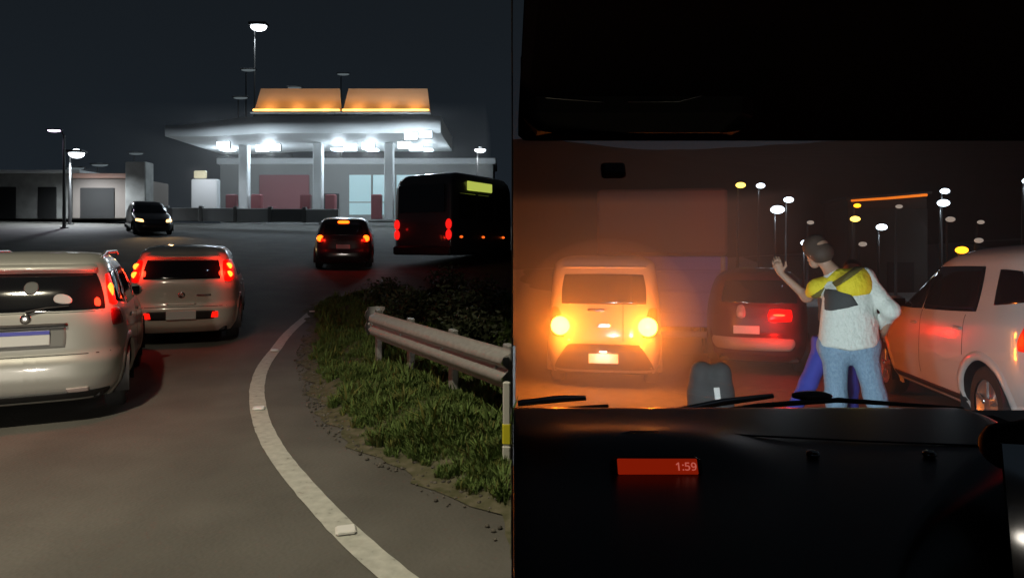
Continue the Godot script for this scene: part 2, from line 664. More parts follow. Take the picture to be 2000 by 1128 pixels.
# ---------------------------------------------------------------- the setting
func setting() -> void:
	var asphalt := mat("asphalt", Color.WHITE, 0.85)
	asphalt.albedo_texture = noise_tex(0.006, lin(0.082, 0.079, 0.07), lin(0.135, 0.13, 0.116), 7)
	asphalt.normal_enabled = true
	asphalt.normal_texture = noise_tex(0.25, Color.BLACK, Color.WHITE, 3, true, 8)
	asphalt.normal_scale = 0.07
	asphalt.uv1_triplanar = true
	asphalt.uv1_world_triplanar = true
	asphalt.uv1_scale = Vector3(0.23, 0.23, 0.23)
	var rows := []
	var zs := []
	var z := 14.0
	while z > -260.0:
		zs.append(z)
		z -= 0.5 if z > -60 else 8.0
	var xs := []
	var x := 0.0
	while x > -200.0:
		xs.append(x)
		x -= 0.7 if x > -40 else 10.0
	for zz in zs:
		var row := PackedVector3Array()
		for xx in xs:
			row.append(Vector3(xx - 0.003, left_ground(xx, zz), zz))
		rows.append(row)
	structure("road_left", grid(rows), asphalt)
	var asphalt_r := mat("asphalt_worn", Color.WHITE, 0.7)
	asphalt_r.albedo_texture = noise_tex(0.02, lin(0.09, 0.085, 0.08), lin(0.15, 0.14, 0.13), 5, false, 21)
	asphalt_r.uv1_triplanar = true
	asphalt_r.uv1_world_triplanar = true
	asphalt_r.uv1_scale = Vector3(0.4, 0.4, 0.4)
	rows = []
	for zz in range(14, -62, -1):
		var row := PackedVector3Array()
		for xx in range(0, 62, 2):
			row.append(Vector3(xx + 0.003, right_ground(xx, zz), zz))
		rows.append(row)
	structure("road_right", grid(rows), asphalt_r)
	rows = []
	for i in 60:
		var row := PackedVector3Array()
		for j in 60:
			var px := 0.003 + 4.0 * j
			var pz := -34.0 - 4.0 * i
			row.append(Vector3(px, right_ground(px, pz) - 0.05 + (0.25 * sin(px * 0.31) * cos(pz * 0.23) if i > 3 else 0.0) + 9.0 * exp(-px * px / 1600.0) * smoothstep(14.0, 30.0, i), pz))
		rows.append(row)
	structure("hillside", grid(rows), mat("dark_scrub", lin(0.03, 0.032, 0.022), 0.95))
	# the wall between the two streets
	var w := structure("dividing_wall", box(Vector3(0.002, 26.0, 62.0), 0.0002), mat("wall_black", lin(0.015, 0.015, 0.015), 0.95))
	w.position = Vector3(0, 3.0, -32.4)
	put(w, "upper_panel", box(Vector3(0.001, 14.0, 1.8), 0.0002), mats["wall_black"], Vector3(0, 5.68, 31.9))
	put(w, "rear_panel", box(Vector3(0.004, 26.0, 13.0), 0.0005), mats["wall_black"], Vector3(0, 0, 39.1))

# ---------------------------------------------------------------- left: filling station and buildings
func left_station() -> void:
	var white := mat("white_panel", lin(0.68, 0.7, 0.7), 0.6)
	var grey := mat("grey_render", lin(0.3, 0.3, 0.29), 0.85)
	var gy := 3.15
	var t := thing("filling_station", "white filling station canopy with two orange lit roof boxes", "filling station", Vector3(-13.5, gy, -45))
	# canopy: slab with an upswept left end, a fascia all round
	var slab := []
	for i in 25:
		var u := i / 24.0
		var cx := lerpf(-7.9, 9.1, u)
		var lift := 0.35 * pow(maxf(0.0, 0.35 - u) / 0.35, 2.0)
		var th := lerpf(0.7, 1.05, smoothstep(0.0, 0.3, u))
		var y := 5.35 + lift - 0.55 * pow(maxf(0.0, 0.35 - u) / 0.35, 1.0)
		var row := PackedVector3Array()
		for q in [[-1, 0], [-1, 1], [1, 1], [1, 0], [-1, 0]]:
			row.append(Vector3(cx, y + q[1] * th, -q[0] * 4.0))
		slab.append(row)
	put(t, "canopy", grid(slab), white)
	for e in [[-10.2, 0], [8.4, 24]]:
		var r: PackedVector3Array = slab[e[1]]
		put(t, "canopy_end", grid([PackedVector3Array([r[0], r[1]]), PackedVector3Array([r[3], r[2]])]), white)
	for c in [[-4.6, 0.0], [0.4, 0.0], [5.2, 0.0]]:
		put(t, "column", box(Vector3(0.6, 5.35, 0.6), 0.05), white, Vector3(c[0], 2.67, c[1]))
	for c in [[-4.6, 0.0], [0.4, 0.0], [5.2, 0.0]]:
		var pi := put(t, "pump_island", box(Vector3(2.6, 0.18, 1.2), 0.05), grey, Vector3(c[0], 0.09, c[1]))
		for s in [-0.85, 0.85]:
			var pm := put(pi, "fuel_pump", box(Vector3(0.7, 1.7, 0.5), 0.06), mat("pump_red", lin(0.25, 0.05, 0.06), 0.5), Vector3(s, 0.94, 0))
	# orange boxes on the roof: hollow trays lit from a strip along their foot
	var orange := mat("orange_sign_face", lin(0.62, 0.44, 0.28), 0.6)
	for k in 2:
		var x0: float = [0.1, 5.65][k]
		var bx := put(t, "roof_sign", grid([PackedVector3Array([Vector3(-2.75, 0, 0), Vector3(2.75, 0, 0)]), PackedVector3Array([Vector3(-2.5, 1.6, -0.5), Vector3(2.5, 1.6, -0.5)])]), orange, Vector3(x0, 6.75, 3.4))
		put(bx, "sign_frame", box(Vector3(5.6, 0.12, 0.9), 0.03), grey, Vector3(0, -0.12, 0.1))
		put(bx, "sign_back", box(Vector3(5.0, 1.5, 0.1), 0.02), grey, Vector3(0, 0.8, -0.62))
		put(bx, "strip_lamp", box(Vector3(5.4, 0.13, 0.1), 0.03), glow("strip_amber", Color(1.0, 0.8, 0.42), 2.6), Vector3(0, 0.08, 0.3))
		for s in [-1.8, 0.0, 1.8]:
			spot(bx, Color(1.0, 0.72, 0.42), 1.9, Vector3(s, 0.1, 0.55), Vector3(0, 0.9, -0.9), 75.0, 0.3)
	# floodlights below the canopy edge
	for p in [[-4.2, 4.45], [-1.8, 4.25], [-1.1, 4.3], [3.6, 4.3], [4.7, 4.4], [6.9, 4.45], [7.6, 4.3], [8.2, 5.1], [7.3, 5.0]]:
		var at := Vector3(p[0], p[1] + 0.12, 4.15)
		var f := put(t, "floodlight", box(Vector3(0.86, 0.5, 0.2), 0.04), grey, at)
		put(f, "floodlight_lens", box(Vector3(0.78, 0.42, 0.06), 0.02), glow("flood_white", Color(0.88, 0.95, 1.0), 7.0), Vector3(0, 0, 0.09))
		omni(t, Color(0.88, 0.95, 1.0), 2.2, at + Vector3(0, 0.25, 1.6), 0.2)
	for x in [-6.2, -3.2, 1.5, 3.8, 7.6]:
		var f := put(t, "canopy_light", box(Vector3(0.9, 0.1, 0.9), 0.02), glow("canopy_white", Color(0.9, 0.96, 1.0), 2.5), Vector3(x, 5.05, -1.0))
		omni(f, Color(0.88, 0.95, 1.0), 7.0, Vector3(0, -0.3, 0), 0.3)
	# shop behind the pumps
	var s := thing("station_shop", "pale station shop with bright tall windows behind the canopy", "shop", Vector3(-12.5, gy, -53.5))
	put(s, "wall", box(Vector3(22, 5.0, 5.0), 0.05), grey, Vector3(0, 2.5, -2.5))
	put(s, "roof_edge", box(Vector3(22.4, 0.5, 5.4), 0.05), white, Vector3(0, 5.2, -2.5))
	put(s, "wall_panel", box(Vector3(4.0, 3.4, 0.1), 0.02), mat("wall_panel_red", lin(0.3, 0.1, 0.11), 0.7), Vector3(-5.8, 2.4, 0.06))
	for k in 4:
		var w := put(s, "shop_window", box(Vector3(1.75, 3.2, 0.08), 0.02), glow("shop_window_glow", Color(0.62, 0.74, 0.76), 0.65), Vector3(0.3 + 1.9 * k, 2.5, 0.06))
		put(w, "window_bar", box(Vector3(0.08, 3.2, 0.12), 0.01), grey, Vector3(0.92, 0, 0.0))
		put(w, "window_rail", box(Vector3(1.75, 0.08, 0.12), 0.01), grey, Vector3(0, -0.6, 0.0))
	put(s, "door", box(Vector3(1.6, 2.6, 0.1), 0.02), mat("dark_glass", lin(0.02, 0.02, 0.025), 0.1), Vector3(-2.2, 1.3, 0.06))
	# pylon sign in front, lit by the canopy
	var p := thing("sign_pylon", "pale square pylon left of the fuel pumps", "pylon", Vector3(-19.8, gy, -43))
	put(p, "post", box(Vector3(1.7, 2.7, 0.5), 0.06), white, Vector3(0, 1.35, 0))
	put(p, "foot", box(Vector3(2.1, 0.25, 0.9), 0.05), grey, Vector3(0, 0.12, 0))
	put(p, "lamp_box", box(Vector3(0.8, 0.5, 0.2), 0.05), glow("pylon_glow", Color(0.75, 0.72, 0.6), 0.5), Vector3(-0.3, 3.0, 0.1))
	spot(p, Color(0.95, 0.97, 1.0), 5.0, Vector3(0.2, 3.2, 2.5), Vector3(0, -0.6, -1), 50.0, 0.3)
	smoke("forecourt_haze", "pale haze lit by the floodlights before the station", RenderingServer.FOG_VOLUME_SHAPE_BOX, Vector3(24.0, 6.5, 11.0), Vector3(-13.5, 6.4, -43.0), 0.012)
	var bw := thing("boundary_wall", "low pale wall along the edge of the filling station", "wall", Vector3(-15.6, 3.0, -37.6), 0.0)
	for k in 6:
		put(bw, "wall_panel", box(Vector3(1.9, 0.75, 0.18), 0.03), [white, grey, white][k % 3], Vector3(-4.9 + 1.95 * k, 0.35 - 0.02 * k, 0))
		put(bw, "pier", box(Vector3(0.22, 0.9, 0.26), 0.03), grey, Vector3(-5.87 + 1.95 * k, 0.4 - 0.02 * k, 0))
	# low buildings on the far left
	var wall_tex := mat("stained_render", Color.WHITE, 0.9)
	wall_tex.albedo_texture = noise_tex(0.015, lin(0.22, 0.22, 0.21), lin(0.34, 0.34, 0.32), 5, false, 5)
	wall_tex.uv1_triplanar = true
	wall_tex.uv1_world_triplanar = true
	wall_tex.uv1_scale = Vector3(0.15, 0.15, 0.15)
	var b := thing("low_building", "long grey building with flat roof at the far left", "building", Vector3(-30.0, gy, -42))
	put(b, "wall", box(Vector3(8.6, 2.7, 5.0), 0.04), wall_tex, Vector3(0, 1.35, 0))
	put(b, "roof_edge", box(Vector3(8.9, 0.2, 5.4), 0.03), white, Vector3(0, 2.8, 0))
	for k in 3:
		put(b, "doorway", box(Vector3(1.1, 1.9, 0.1), 0.02), mat("dark_opening", lin(0.01, 0.01, 0.01), 0.8), Vector3(-2.4 + 2.4 * k, 0.95, 2.5))
	var b2 := thing("shop_building", "small brown building with pinkish lit band under its roof", "building", Vector3(-23.8, gy, -41))
	put(b2, "wall", box(Vector3(3.6, 2.4, 4.0), 0.04), mat("brown_render", lin(0.2, 0.17, 0.15), 0.9), Vector3(-0.2, 1.2, 0))
	put(b2, "fascia_lamp", box(Vector3(3.4, 0.28, 0.2), 0.03), glow("fascia_pink", Color(0.6, 0.47, 0.42), 0.22), Vector3(-0.2, 2.5, 2.05))
	put(b2, "corner_pillar", box(Vector3(1.2, 3.3, 0.9), 0.05), wall_tex, Vector3(1.9, 1.65, 1.9))
	put(b2, "shutter", box(Vector3(2.0, 1.8, 0.08), 0.02), mat("dark_opening", lin(0.01, 0.01, 0.01), 0.8), Vector3(-0.5, 0.9, 2.03))

# ---------------------------------------------------------------- left: lamps
func left_lamps() -> void:
	var cool := Color(0.93, 0.97, 1.0)
	lamp_post("street_lamp", "tall bright mast lamp high above the filling station", "", Vector3(-24.0, 3.15, -62), 18.9, Vector3(0.5, 0, 0.3), Vector3(1.5, 0.85, 0.9), cool, "cool", 9.0, 30.0)
	lamp_post("street_lamp", "thin pale lamp on pole above the low grey building", "", Vector3(-22.9, left_ground(-23, -34), -34), 5.0, Vector3(-0.5, 0, 0), Vector3(0.7, 0.16, 0.3), Color(0.95, 0.85, 1.0), "lilac", 4.0, 6.0)
	lamp_post("street_lamp", "bright round lamp right above the low buildings at left", "", Vector3(-24.6, left_ground(-24.6, -37.0), -37), 4.0, Vector3(0.5, 0, 0.2), Vector3(0.85, 0.5, 0.5), cool, "cool", 9.0, 48.0, 80.0)
	lamp_post("street_lamp", "white street lamp alone right of the station canopy", "", Vector3(-2.3, left_ground(-2.3, -44), -44), 5.3, Vector3(0.2, 0, 0.2), Vector3(0.75, 0.36, 0.5), cool, "cool", 9.0, 8.0)
	var dim := [[-24.0, -60.0, 14.3, "faint lamp high above left end of canopy"], [-18.0, -70.0, 16.5, "faint long lamp highest above the orange roof boxes"], [-24.7, -60.0, 11.8, "smallest faint lamp just left of the roof boxes"], [-34.1, -60.0, 6.8, "dim lamp between low building and canopy tip"], [-33.0, -50.0, 4.3, "dim lamp close over the low grey roof"], [-32.4, -52.0, 4.8, "dim lamp beside the bright round lamp at left"], [-20.5, -62.0, 13.2, "dim wide lamp just above the left roof box"]]
	for q in dim:
		lamp_post("mast_lamp", q[3], "dim mast lamps behind the station", Vector3(q[0], 3.1, q[1]), q[2], Vector3(0.3, 0, 0.2), Vector3(1.3, 0.28, 0.4), Color(0.55, 0.6, 0.62), "dim", 0.35, 0.0)
	# the lamp that lights the near road stands behind the viewer
	lamp_post("street_lamp", "street lamp over the near road, behind the viewer", "", Vector3(-6.8, 0, 1.0), 8.6, Vector3(3.2, 0, -2.2), Vector3(0.7, 0.2, 0.4), Color(1.0, 0.95, 0.83), "warm", 6.0, 62.0, 58.0)

# ---------------------------------------------------------------- left: line, studs, verge, guard rail
var verge := [[13.5, -4.2], [11.5, -3.5], [9.0, -2.85], [7.2, -2.2], [5.76, -1.6], [4.9, -1.06], [4.48, -0.69], [4.11, -0.38], [3.87, -0.18], [3.4, 0.1]]
func verge_x(dz: float) -> float:
	for i in verge.size() - 1:
		if dz <= verge[i][0] and dz >= verge[i + 1][0]:
			return lerpf(verge[i + 1][1], verge[i][1], (dz - verge[i + 1][0]) / (verge[i][0] - verge[i + 1][0]))
	return -4.2 if dz > 13 else 0.1

func bank(x: float, dz: float) -> float:
	var u := x - verge_x(dz)
	return 0.22 * smoothstep(0.0, 1.1, u) + 0.035 * sin(x * 5.1 + dz * 3.3) * smoothstep(0.0, 0.4, u)

func left_road_things() -> void:
	var path := [[13.26, -3.98], [11.2, -3.75], [9.6, -3.43], [8.6, -3.2], [7.75, -2.95], [6.83, -2.62], [5.76, -2.16], [4.91, -1.72], [4.2, -1.29], [3.66, -0.94], [3.3, -0.68], [2.6, -0.15]]
	var cv := Curve3D.new()
	for i in path.size():
		var p := Vector3(path[i][1], 0, -path[i][0])
		var a := Vector3(path[max(i - 1, 0)][1], 0, -path[max(i - 1, 0)][0])
		var c := Vector3(path[min(i + 1, path.size() - 1)][1], 0, -path[min(i + 1, path.size() - 1)][0])
		var tan := (c - a) / 6.0
		cv.add_point(p, -tan, tan)
	var rows := []
	var len := cv.get_baked_length()
	for i in 121:
		var s := len * i / 120.0
		var p := cv.sample_baked(s)
		var q := cv.sample_baked(minf(s + 0.05, len)) - cv.sample_baked(maxf(s - 0.05, 0.0))
		var n := Vector3(-q.z, 0, q.x).normalized()
		var row := PackedVector3Array()
		for k in [-0.075, -0.025, 0.025, 0.075]:
			var e: Vector3 = p + n * (k + rng.randf_range(-0.003, 0.003))
			e.y = left_ground(e.x, e.z) + 0.005
			row.append(e)
		rows.append(row)
	var lm := mat("line_paint", Color.WHITE, 0.7)
	var worn := noise_tex(0.02, Color.BLACK, Color.WHITE, 6, false, 9)
	var ramp := Gradient.new()
	ramp.offsets = PackedFloat32Array([0.0, 0.12, 0.22, 1.0])
	ramp.colors = PackedColorArray([lin(0.15, 0.145, 0.12), lin(0.28, 0.28, 0.25), lin(0.42, 0.43, 0.39), lin(0.56, 0.57, 0.52)])
	worn.color_ramp = ramp
	lm.albedo_texture = worn
	lm.uv1_triplanar = true
	lm.uv1_world_triplanar = true
	structure("edge_line", grid(rows), lm)
	var names := ["nearest raised stud on the white edge line", "second nearest raised stud on the white edge line", "third raised stud along the white edge line", "farthest raised stud at the end of the edge line"]
	var k := 0
	for zz in [[3.6, -0.9], [6.3, -2.4], [9.6, -3.43], [13.2, -3.97]]:
		var t := thing("road_stud", names[k], "road stud", Vector3(zz[1], left_ground(zz[1], -zz[0]) + 0.006, -zz[0]), TURN * 0.8, "studs on the edge line")
		put(t, "casing", box(Vector3(0.11, 0.02, 0.1), 0.008), mat("stud_white", lin(0.75, 0.75, 0.72), 0.4), Vector3(0, 0.01, 0))
		put(t, "reflector", box(Vector3(0.09, 0.014, 0.006), 0.002), mat("stud_reflector", lin(0.85, 0.85, 0.82), 0.15), Vector3(0, 0.012, 0.051))
		k += 1
	# grass bank
	rows = []
	for i in 90:
		var dz := 3.3 + 0.13 * i
		var row := PackedVector3Array()
		var xb := verge_x(dz)
		for j in 26:
			var x := lerpf(minf(xb + 0.06 * sin(dz * 7.0) + 0.04 * sin(dz * 17.0), -0.01), -0.006, j / 25.0)
			row.append(Vector3(x, left_ground(x, -dz) + 0.006 + bank(x, dz), -dz))
		rows.append(row)
	var soil := mat("verge_soil", Color.WHITE, 0.95)
	soil.albedo_texture = noise_tex(0.02, lin(0.05, 0.055, 0.02), lin(0.17, 0.15, 0.11), 5, false, 17)
	soil.uv1_triplanar = true
	soil.uv1_world_triplanar = true
	soil.uv1_scale = Vector3(0.7, 0.7, 0.7)
	structure("verge", grid(rows), soil)
	# grass blades
	var st := SurfaceTool.new()
	st.begin(Mesh.PRIMITIVE_TRIANGLES)
	st.set_smooth_group(-1)
	for q in 7:
		var a := rng.randf() * TAU
		var o := Vector3(cos(a), 0, sin(a))
		var s := Vector3(-o.z, 0, o.x) * 0.006
		var h := rng.randf_range(0.06, 0.12)
		var b0 := o * 0.01
		var b1 := o * 0.03 + Vector3(0, h * 0.65, 0)
		var b2 := o * rng.randf_range(0.05, 0.09) + Vector3(0, h, 0)
		for v in [b0 - s, b1 - s * 0.8, b0 + s, b0 + s, b1 - s * 0.8, b1 + s * 0.8, b1 - s * 0.8, b2, b1 + s * 0.8]:
			st.add_vertex(v)
	st.generate_normals()
	var tuft := st.commit()
	var noise := FastNoiseLite.new()
	noise.seed = 4
	noise.frequency = 0.9
	var tr := []
	var cl := []
	for i in 34000:
		var dz := rng.randf_range(3.35, 14.5)
		var xb := verge_x(dz)
		var x := rng.randf_range(xb, -0.03)
		if x >= -0.03 or x < xb:
			continue
		var g := noise.get_noise_2d(x * 1.6, dz * 1.6)
		if x - xb < 0.22 + 0.3 * noise.get_noise_2d(x * 3.0 + 50.0, dz * 3.0):
			continue
		if dz < 4.2 and x > -0.6 and rng.randf() < 0.75:
			continue
		var sc := rng.randf_range(0.3, 0.9) * (1.0 + 1.3 * maxf(g, -0.5)) * (1.9 if rng.randf() < 0.03 else 1.0)
		var bs := Basis(Vector3.UP, rng.randf() * TAU).scaled(Vector3(sc, sc, sc))
		tr.append(Transform3D(bs, Vector3(x, left_ground(x, -dz) + bank(x, dz) + 0.004, -dz)))
		var v := rng.randf_range(0.6, 1.3)
		var dry := 0.06 if rng.randf() < 0.15 else 0.0
		cl.append(Color((0.11 + dry) * v, 0.175 * v, 0.04 * v))
	var mm := MultiMesh.new()
	mm.transform_format = MultiMesh.TRANSFORM_3D
	mm.use_colors = true
	mm.mesh = tuft
	mm.instance_count = tr.size()
	for i in tr.size():
		mm.set_instance_transform(i, tr[i])
		mm.set_instance_color(i, cl[i])
	var gm := mat("grass_blade", Color.WHITE, 0.8)
	gm.vertex_color_use_as_albedo = true
	gm.cull_mode = BaseMaterial3D.CULL_DISABLED
	var gi := MultiMeshInstance3D.new()
	gi.name = "grass"
	gi.multimesh = mm
	gi.material_override = gm
	add_child(gi)
	tag(gi, "short uneven green grass on the roadside verge", "grass")
	gi.set_meta("kind", "stuff")
	# grit along the edge of the verge
	var gm2 := MultiMesh.new()
	gm2.transform_format = MultiMesh.TRANSFORM_3D
	gm2.use_colors = true
	gm2.mesh = ball(Vector3(0.012, 0.008, 0.01), 6)
	var spots2 := []
	for i in 700:
		var dz := rng.randf_range(3.3, 11.0)
		var x := verge_x(dz) + absf(rng.randfn()) * 0.22 - 0.1
		if dz < 4.4:
			x = verge_x(dz) + rng.randf_range(-0.15, 0.5)
		if x < -0.03:
			spots2.append(Vector3(x, left_ground(x, -dz) + maxf(bank(x, dz), 0.0) + 0.008, -dz))
	gm2.instance_count = spots2.size()
	for i in spots2.size():
		var sc := rng.randf_range(0.3, 1.5)
		gm2.set_instance_transform(i, Transform3D(Basis(Vector3.UP, rng.randf() * TAU).scaled(Vector3(sc, sc, sc)), spots2[i]))
		var v := rng.randf_range(0.06, 0.15)
		gm2.set_instance_color(i, Color(v, v * 0.92, v * 0.78))
	var grit := MultiMeshInstance3D.new()
	grit.name = "gravel"
	grit.multimesh = gm2
	var grm := mat("grit", Color.WHITE, 0.9)
	grm.vertex_color_use_as_albedo = true
	grit.material_override = grm
	add_child(grit)
	tag(grit, "loose grit and soil crumbs along the edge of the verge", "gravel")
	grit.set_meta("kind", "stuff")
	# guard rail: a W beam on posts, with a flared end
	var rail := thing("guard_rail", "grey steel guard rail with flared end behind the grass", "guard rail", Vector3.ZERO)
	var steel := mat("rail_steel", Color.WHITE, 0.55, 0.15)
	steel.albedo_texture = noise_tex(0.03, lin(0.27, 0.27, 0.265), lin(0.44, 0.44, 0.43), 5, false, 31)
	steel.uv1_triplanar = true
	steel.uv1_world_triplanar = true
	var A := Vector3(-1.78, 0, -8.1)
	var B := Vector3(-0.012, 0, -4.95)
	var dir := (B - A).normalized()
	var nrm := Vector3(dir.z, 0, -dir.x)
	if nrm.z < 0.0:
		nrm = -nrm
	nrm = Vector3(-dir.z, 0, dir.x) if Vector3(-dir.z, 0, dir.x).dot(Vector3(-1, 0, 1)) > 0 else Vector3(dir.z, 0, -dir.x)
	var prof := [[0.0, 0.0], [0.03, 0.0], [0.05, 0.06], [0.1, 0.08], [0.125, 0.05], [0.155, 0.015], [0.185, 0.05], [0.21, 0.08], [0.26, 0.06], [0.28, 0.0], [0.31, 0.0]]
	rows = []
	for i in 41:
		var u := i / 40.0
		var p := A.lerp(B, u)
		var fl := 0.18 * pow(maxf(0.0, 0.12 - u) / 0.12, 2.0)
		var row := PackedVector3Array()
		for q in prof:
			row.append(p + nrm * (q[1] - fl) + Vector3(0, 0.78 - q[0], 0))
		rows.append(row)
	put(rail, "beam", grid(rows), steel)
	var cap := []
	for i in 9:
		var a := -PI / 2 + PI * i / 8.0
		var row := PackedVector3Array()
		for q in prof:
			row.append(A - dir * (0.1 * cos(a)) + nrm * (q[1] * 0.4 - 0.18 + 0.11 * sin(a) + 0.05) + Vector3(0, 0.8 - q[0] * 1.1, 0))
		cap.append(row)
	put(rail, "end_shoe", grid(cap), steel)
	for u in [0.06, 0.36, 0.66, 0.95]:
		var p := A.lerp(B, u)
		var gnd := left_ground(p.x, p.z) + bank(p.x, -p.z)
		var post := put(rail, "post", box(Vector3(0.06, 0.82 - gnd + 0.3, 0.14), 0.008), steel, p - nrm * 0.09 + Vector3(0, (0.76 + gnd - 0.3) / 2.0, 0), Vector3(0, TURN, 0))
		put(rail, "bolt", ball(Vector3(0.02, 0.02, 0.02), 8), steel, p + nrm * 0.025 + Vector3(0, 0.625, 0))
	# marker post with yellow foot at the wall
	var mk := thing("marker_post", "white marker post with yellow foot beside the guard rail", "marker post", Vector3(-0.035, left_ground(-0.035, -4.35) + bank(-0.035, 4.35) - 0.02, -4.35))
	put(mk, "post", box(Vector3(0.05, 0.42, 0.03), 0.008), mat("post_white", lin(0.6, 0.6, 0.56), 0.6), Vector3(0, 0.33, 0))
	put(mk, "yellow_band", box(Vector3(0.056, 0.14, 0.036), 0.008), mat("post_yellow", lin(0.75, 0.68, 0.03), 0.5), Vector3(0, 0.2, 0))
	put(mk, "foot", box(Vector3(0.056, 0.13, 0.04), 0.01), mat("post_white", lin(0.6, 0.6, 0.56), 0.6), Vector3(0, 0.06, 0))
	# dark shrubs behind the rail
	var spots := [[-1.6, -10.2, 0.75], [-0.8, -9.3, 0.8], [-0.5, -7.6, 0.7], [-2.3, -12.2, 0.7], [-1.2, -12.5, 0.95], [-0.5, -11.0, 0.85]]
	var tell := ["dark shrub left of the others behind the rail end", "dark shrub in the middle behind the rail", "dark shrub nearest the viewer behind the rail", "farthest left dark shrub beyond the rail end", "tallest dark shrub beyond the guard rail", "dark shrub right at the back behind the rail"]
	for i in spots.size():
		shrub("shrub", tell[i], Vector3(spots[i][0], left_ground(spots[i][0], spots[i][1]) + bank(spots[i][0], -spots[i][1]) - 0.03, spots[i][1]), spots[i][2], 40 + i)

func shrub(called: String, label: String, at: Vector3, h: float, sd: int) -> void:
	var r := RandomNumberGenerator.new()
	r.seed = sd
	var t := thing(called, label, "shrub", at, 0.0, "dark shrubs behind the guard rail")
	var bark := mat("bark", lin(0.06, 0.045, 0.03), 0.9)
	for k in 4:
		var a := TAU * k / 4 + r.randf()
		put(t, "stem", tube([Vector3.ZERO, Vector3(cos(a) * 0.1, h * 0.4, sin(a) * 0.1), Vector3(cos(a) * 0.2, h * 0.8, sin(a) * 0.2)], [0.016, 0.011, 0.005], 6), bark)
	var st := SurfaceTool.new()
	st.begin(Mesh.PRIMITIVE_TRIANGLES)
	st.set_smooth_group(-1)
	for i in 900:
		var dirv := Vector3(r.randfn(), r.randfn(), r.randfn()).normalized()
		var rad := pow(r.randf(), 0.4) * (1.0 + 0.25 * sin(dirv.x * 5.0 + sd) * cos(dirv.z * 6.0))
		var p := Vector3(dirv.x * 0.42, dirv.y * h * 0.45, dirv.z * 0.42) * rad + Vector3(0, h * 0.5, 0)
		if p.x + at.x > -0.05 or p.y < 0.02:
			continue
		var u := Vector3(r.randfn(), r.randfn() * 0.6, r.randfn()).normalized()
		var w := u.cross(Vector3(r.randfn(), r.randfn(), r.randfn())).normalized()
		var s := r.randf_range(0.03, 0.055)
		for v in [p - u * s, p + w * s * 0.45, p + u * s, p - u * s, p + u * s, p - w * s * 0.45]:
			st.add_vertex(v)
	st.generate_normals()
	var lf := mat("shrub_leaf", lin(0.035, 0.045, 0.018), 0.7)
	lf.cull_mode = BaseMaterial3D.CULL_DISABLED
	put(t, "foliage", st.commit(), lf)

# ---------------------------------------------------------------- left: cars
func hatch_levels(w: float, h: float, L: float, belt: float) -> Array:
	var r := L / 2.0
	return [[0.2, w * 0.88, r - 0.1, -r + 0.2], [0.3, w * 0.97, r - 0.02, -r + 0.04], [0.42, w, r, -r], [0.56, w, r - 0.01, -r + 0.02], [0.63, w * 0.995, r - 0.06, -r + 0.06], [belt - 0.22, w * 0.99, r - 0.08, -r + 0.16], [belt - 0.1, w * 0.975, r - 0.1, -r + 0.55], [belt, w * 0.95, r - 0.13, -r + 1.05], [belt + 0.2, w * 0.87, r - 0.24, -r + 1.4], [h - 0.12, w * 0.78, r - 0.4, -r + 1.85], [h - 0.05, w * 0.73, r - 0.44, -r + 2.0], [h - 0.01, w * 0.66, r - 0.6, -r + 2.15]]

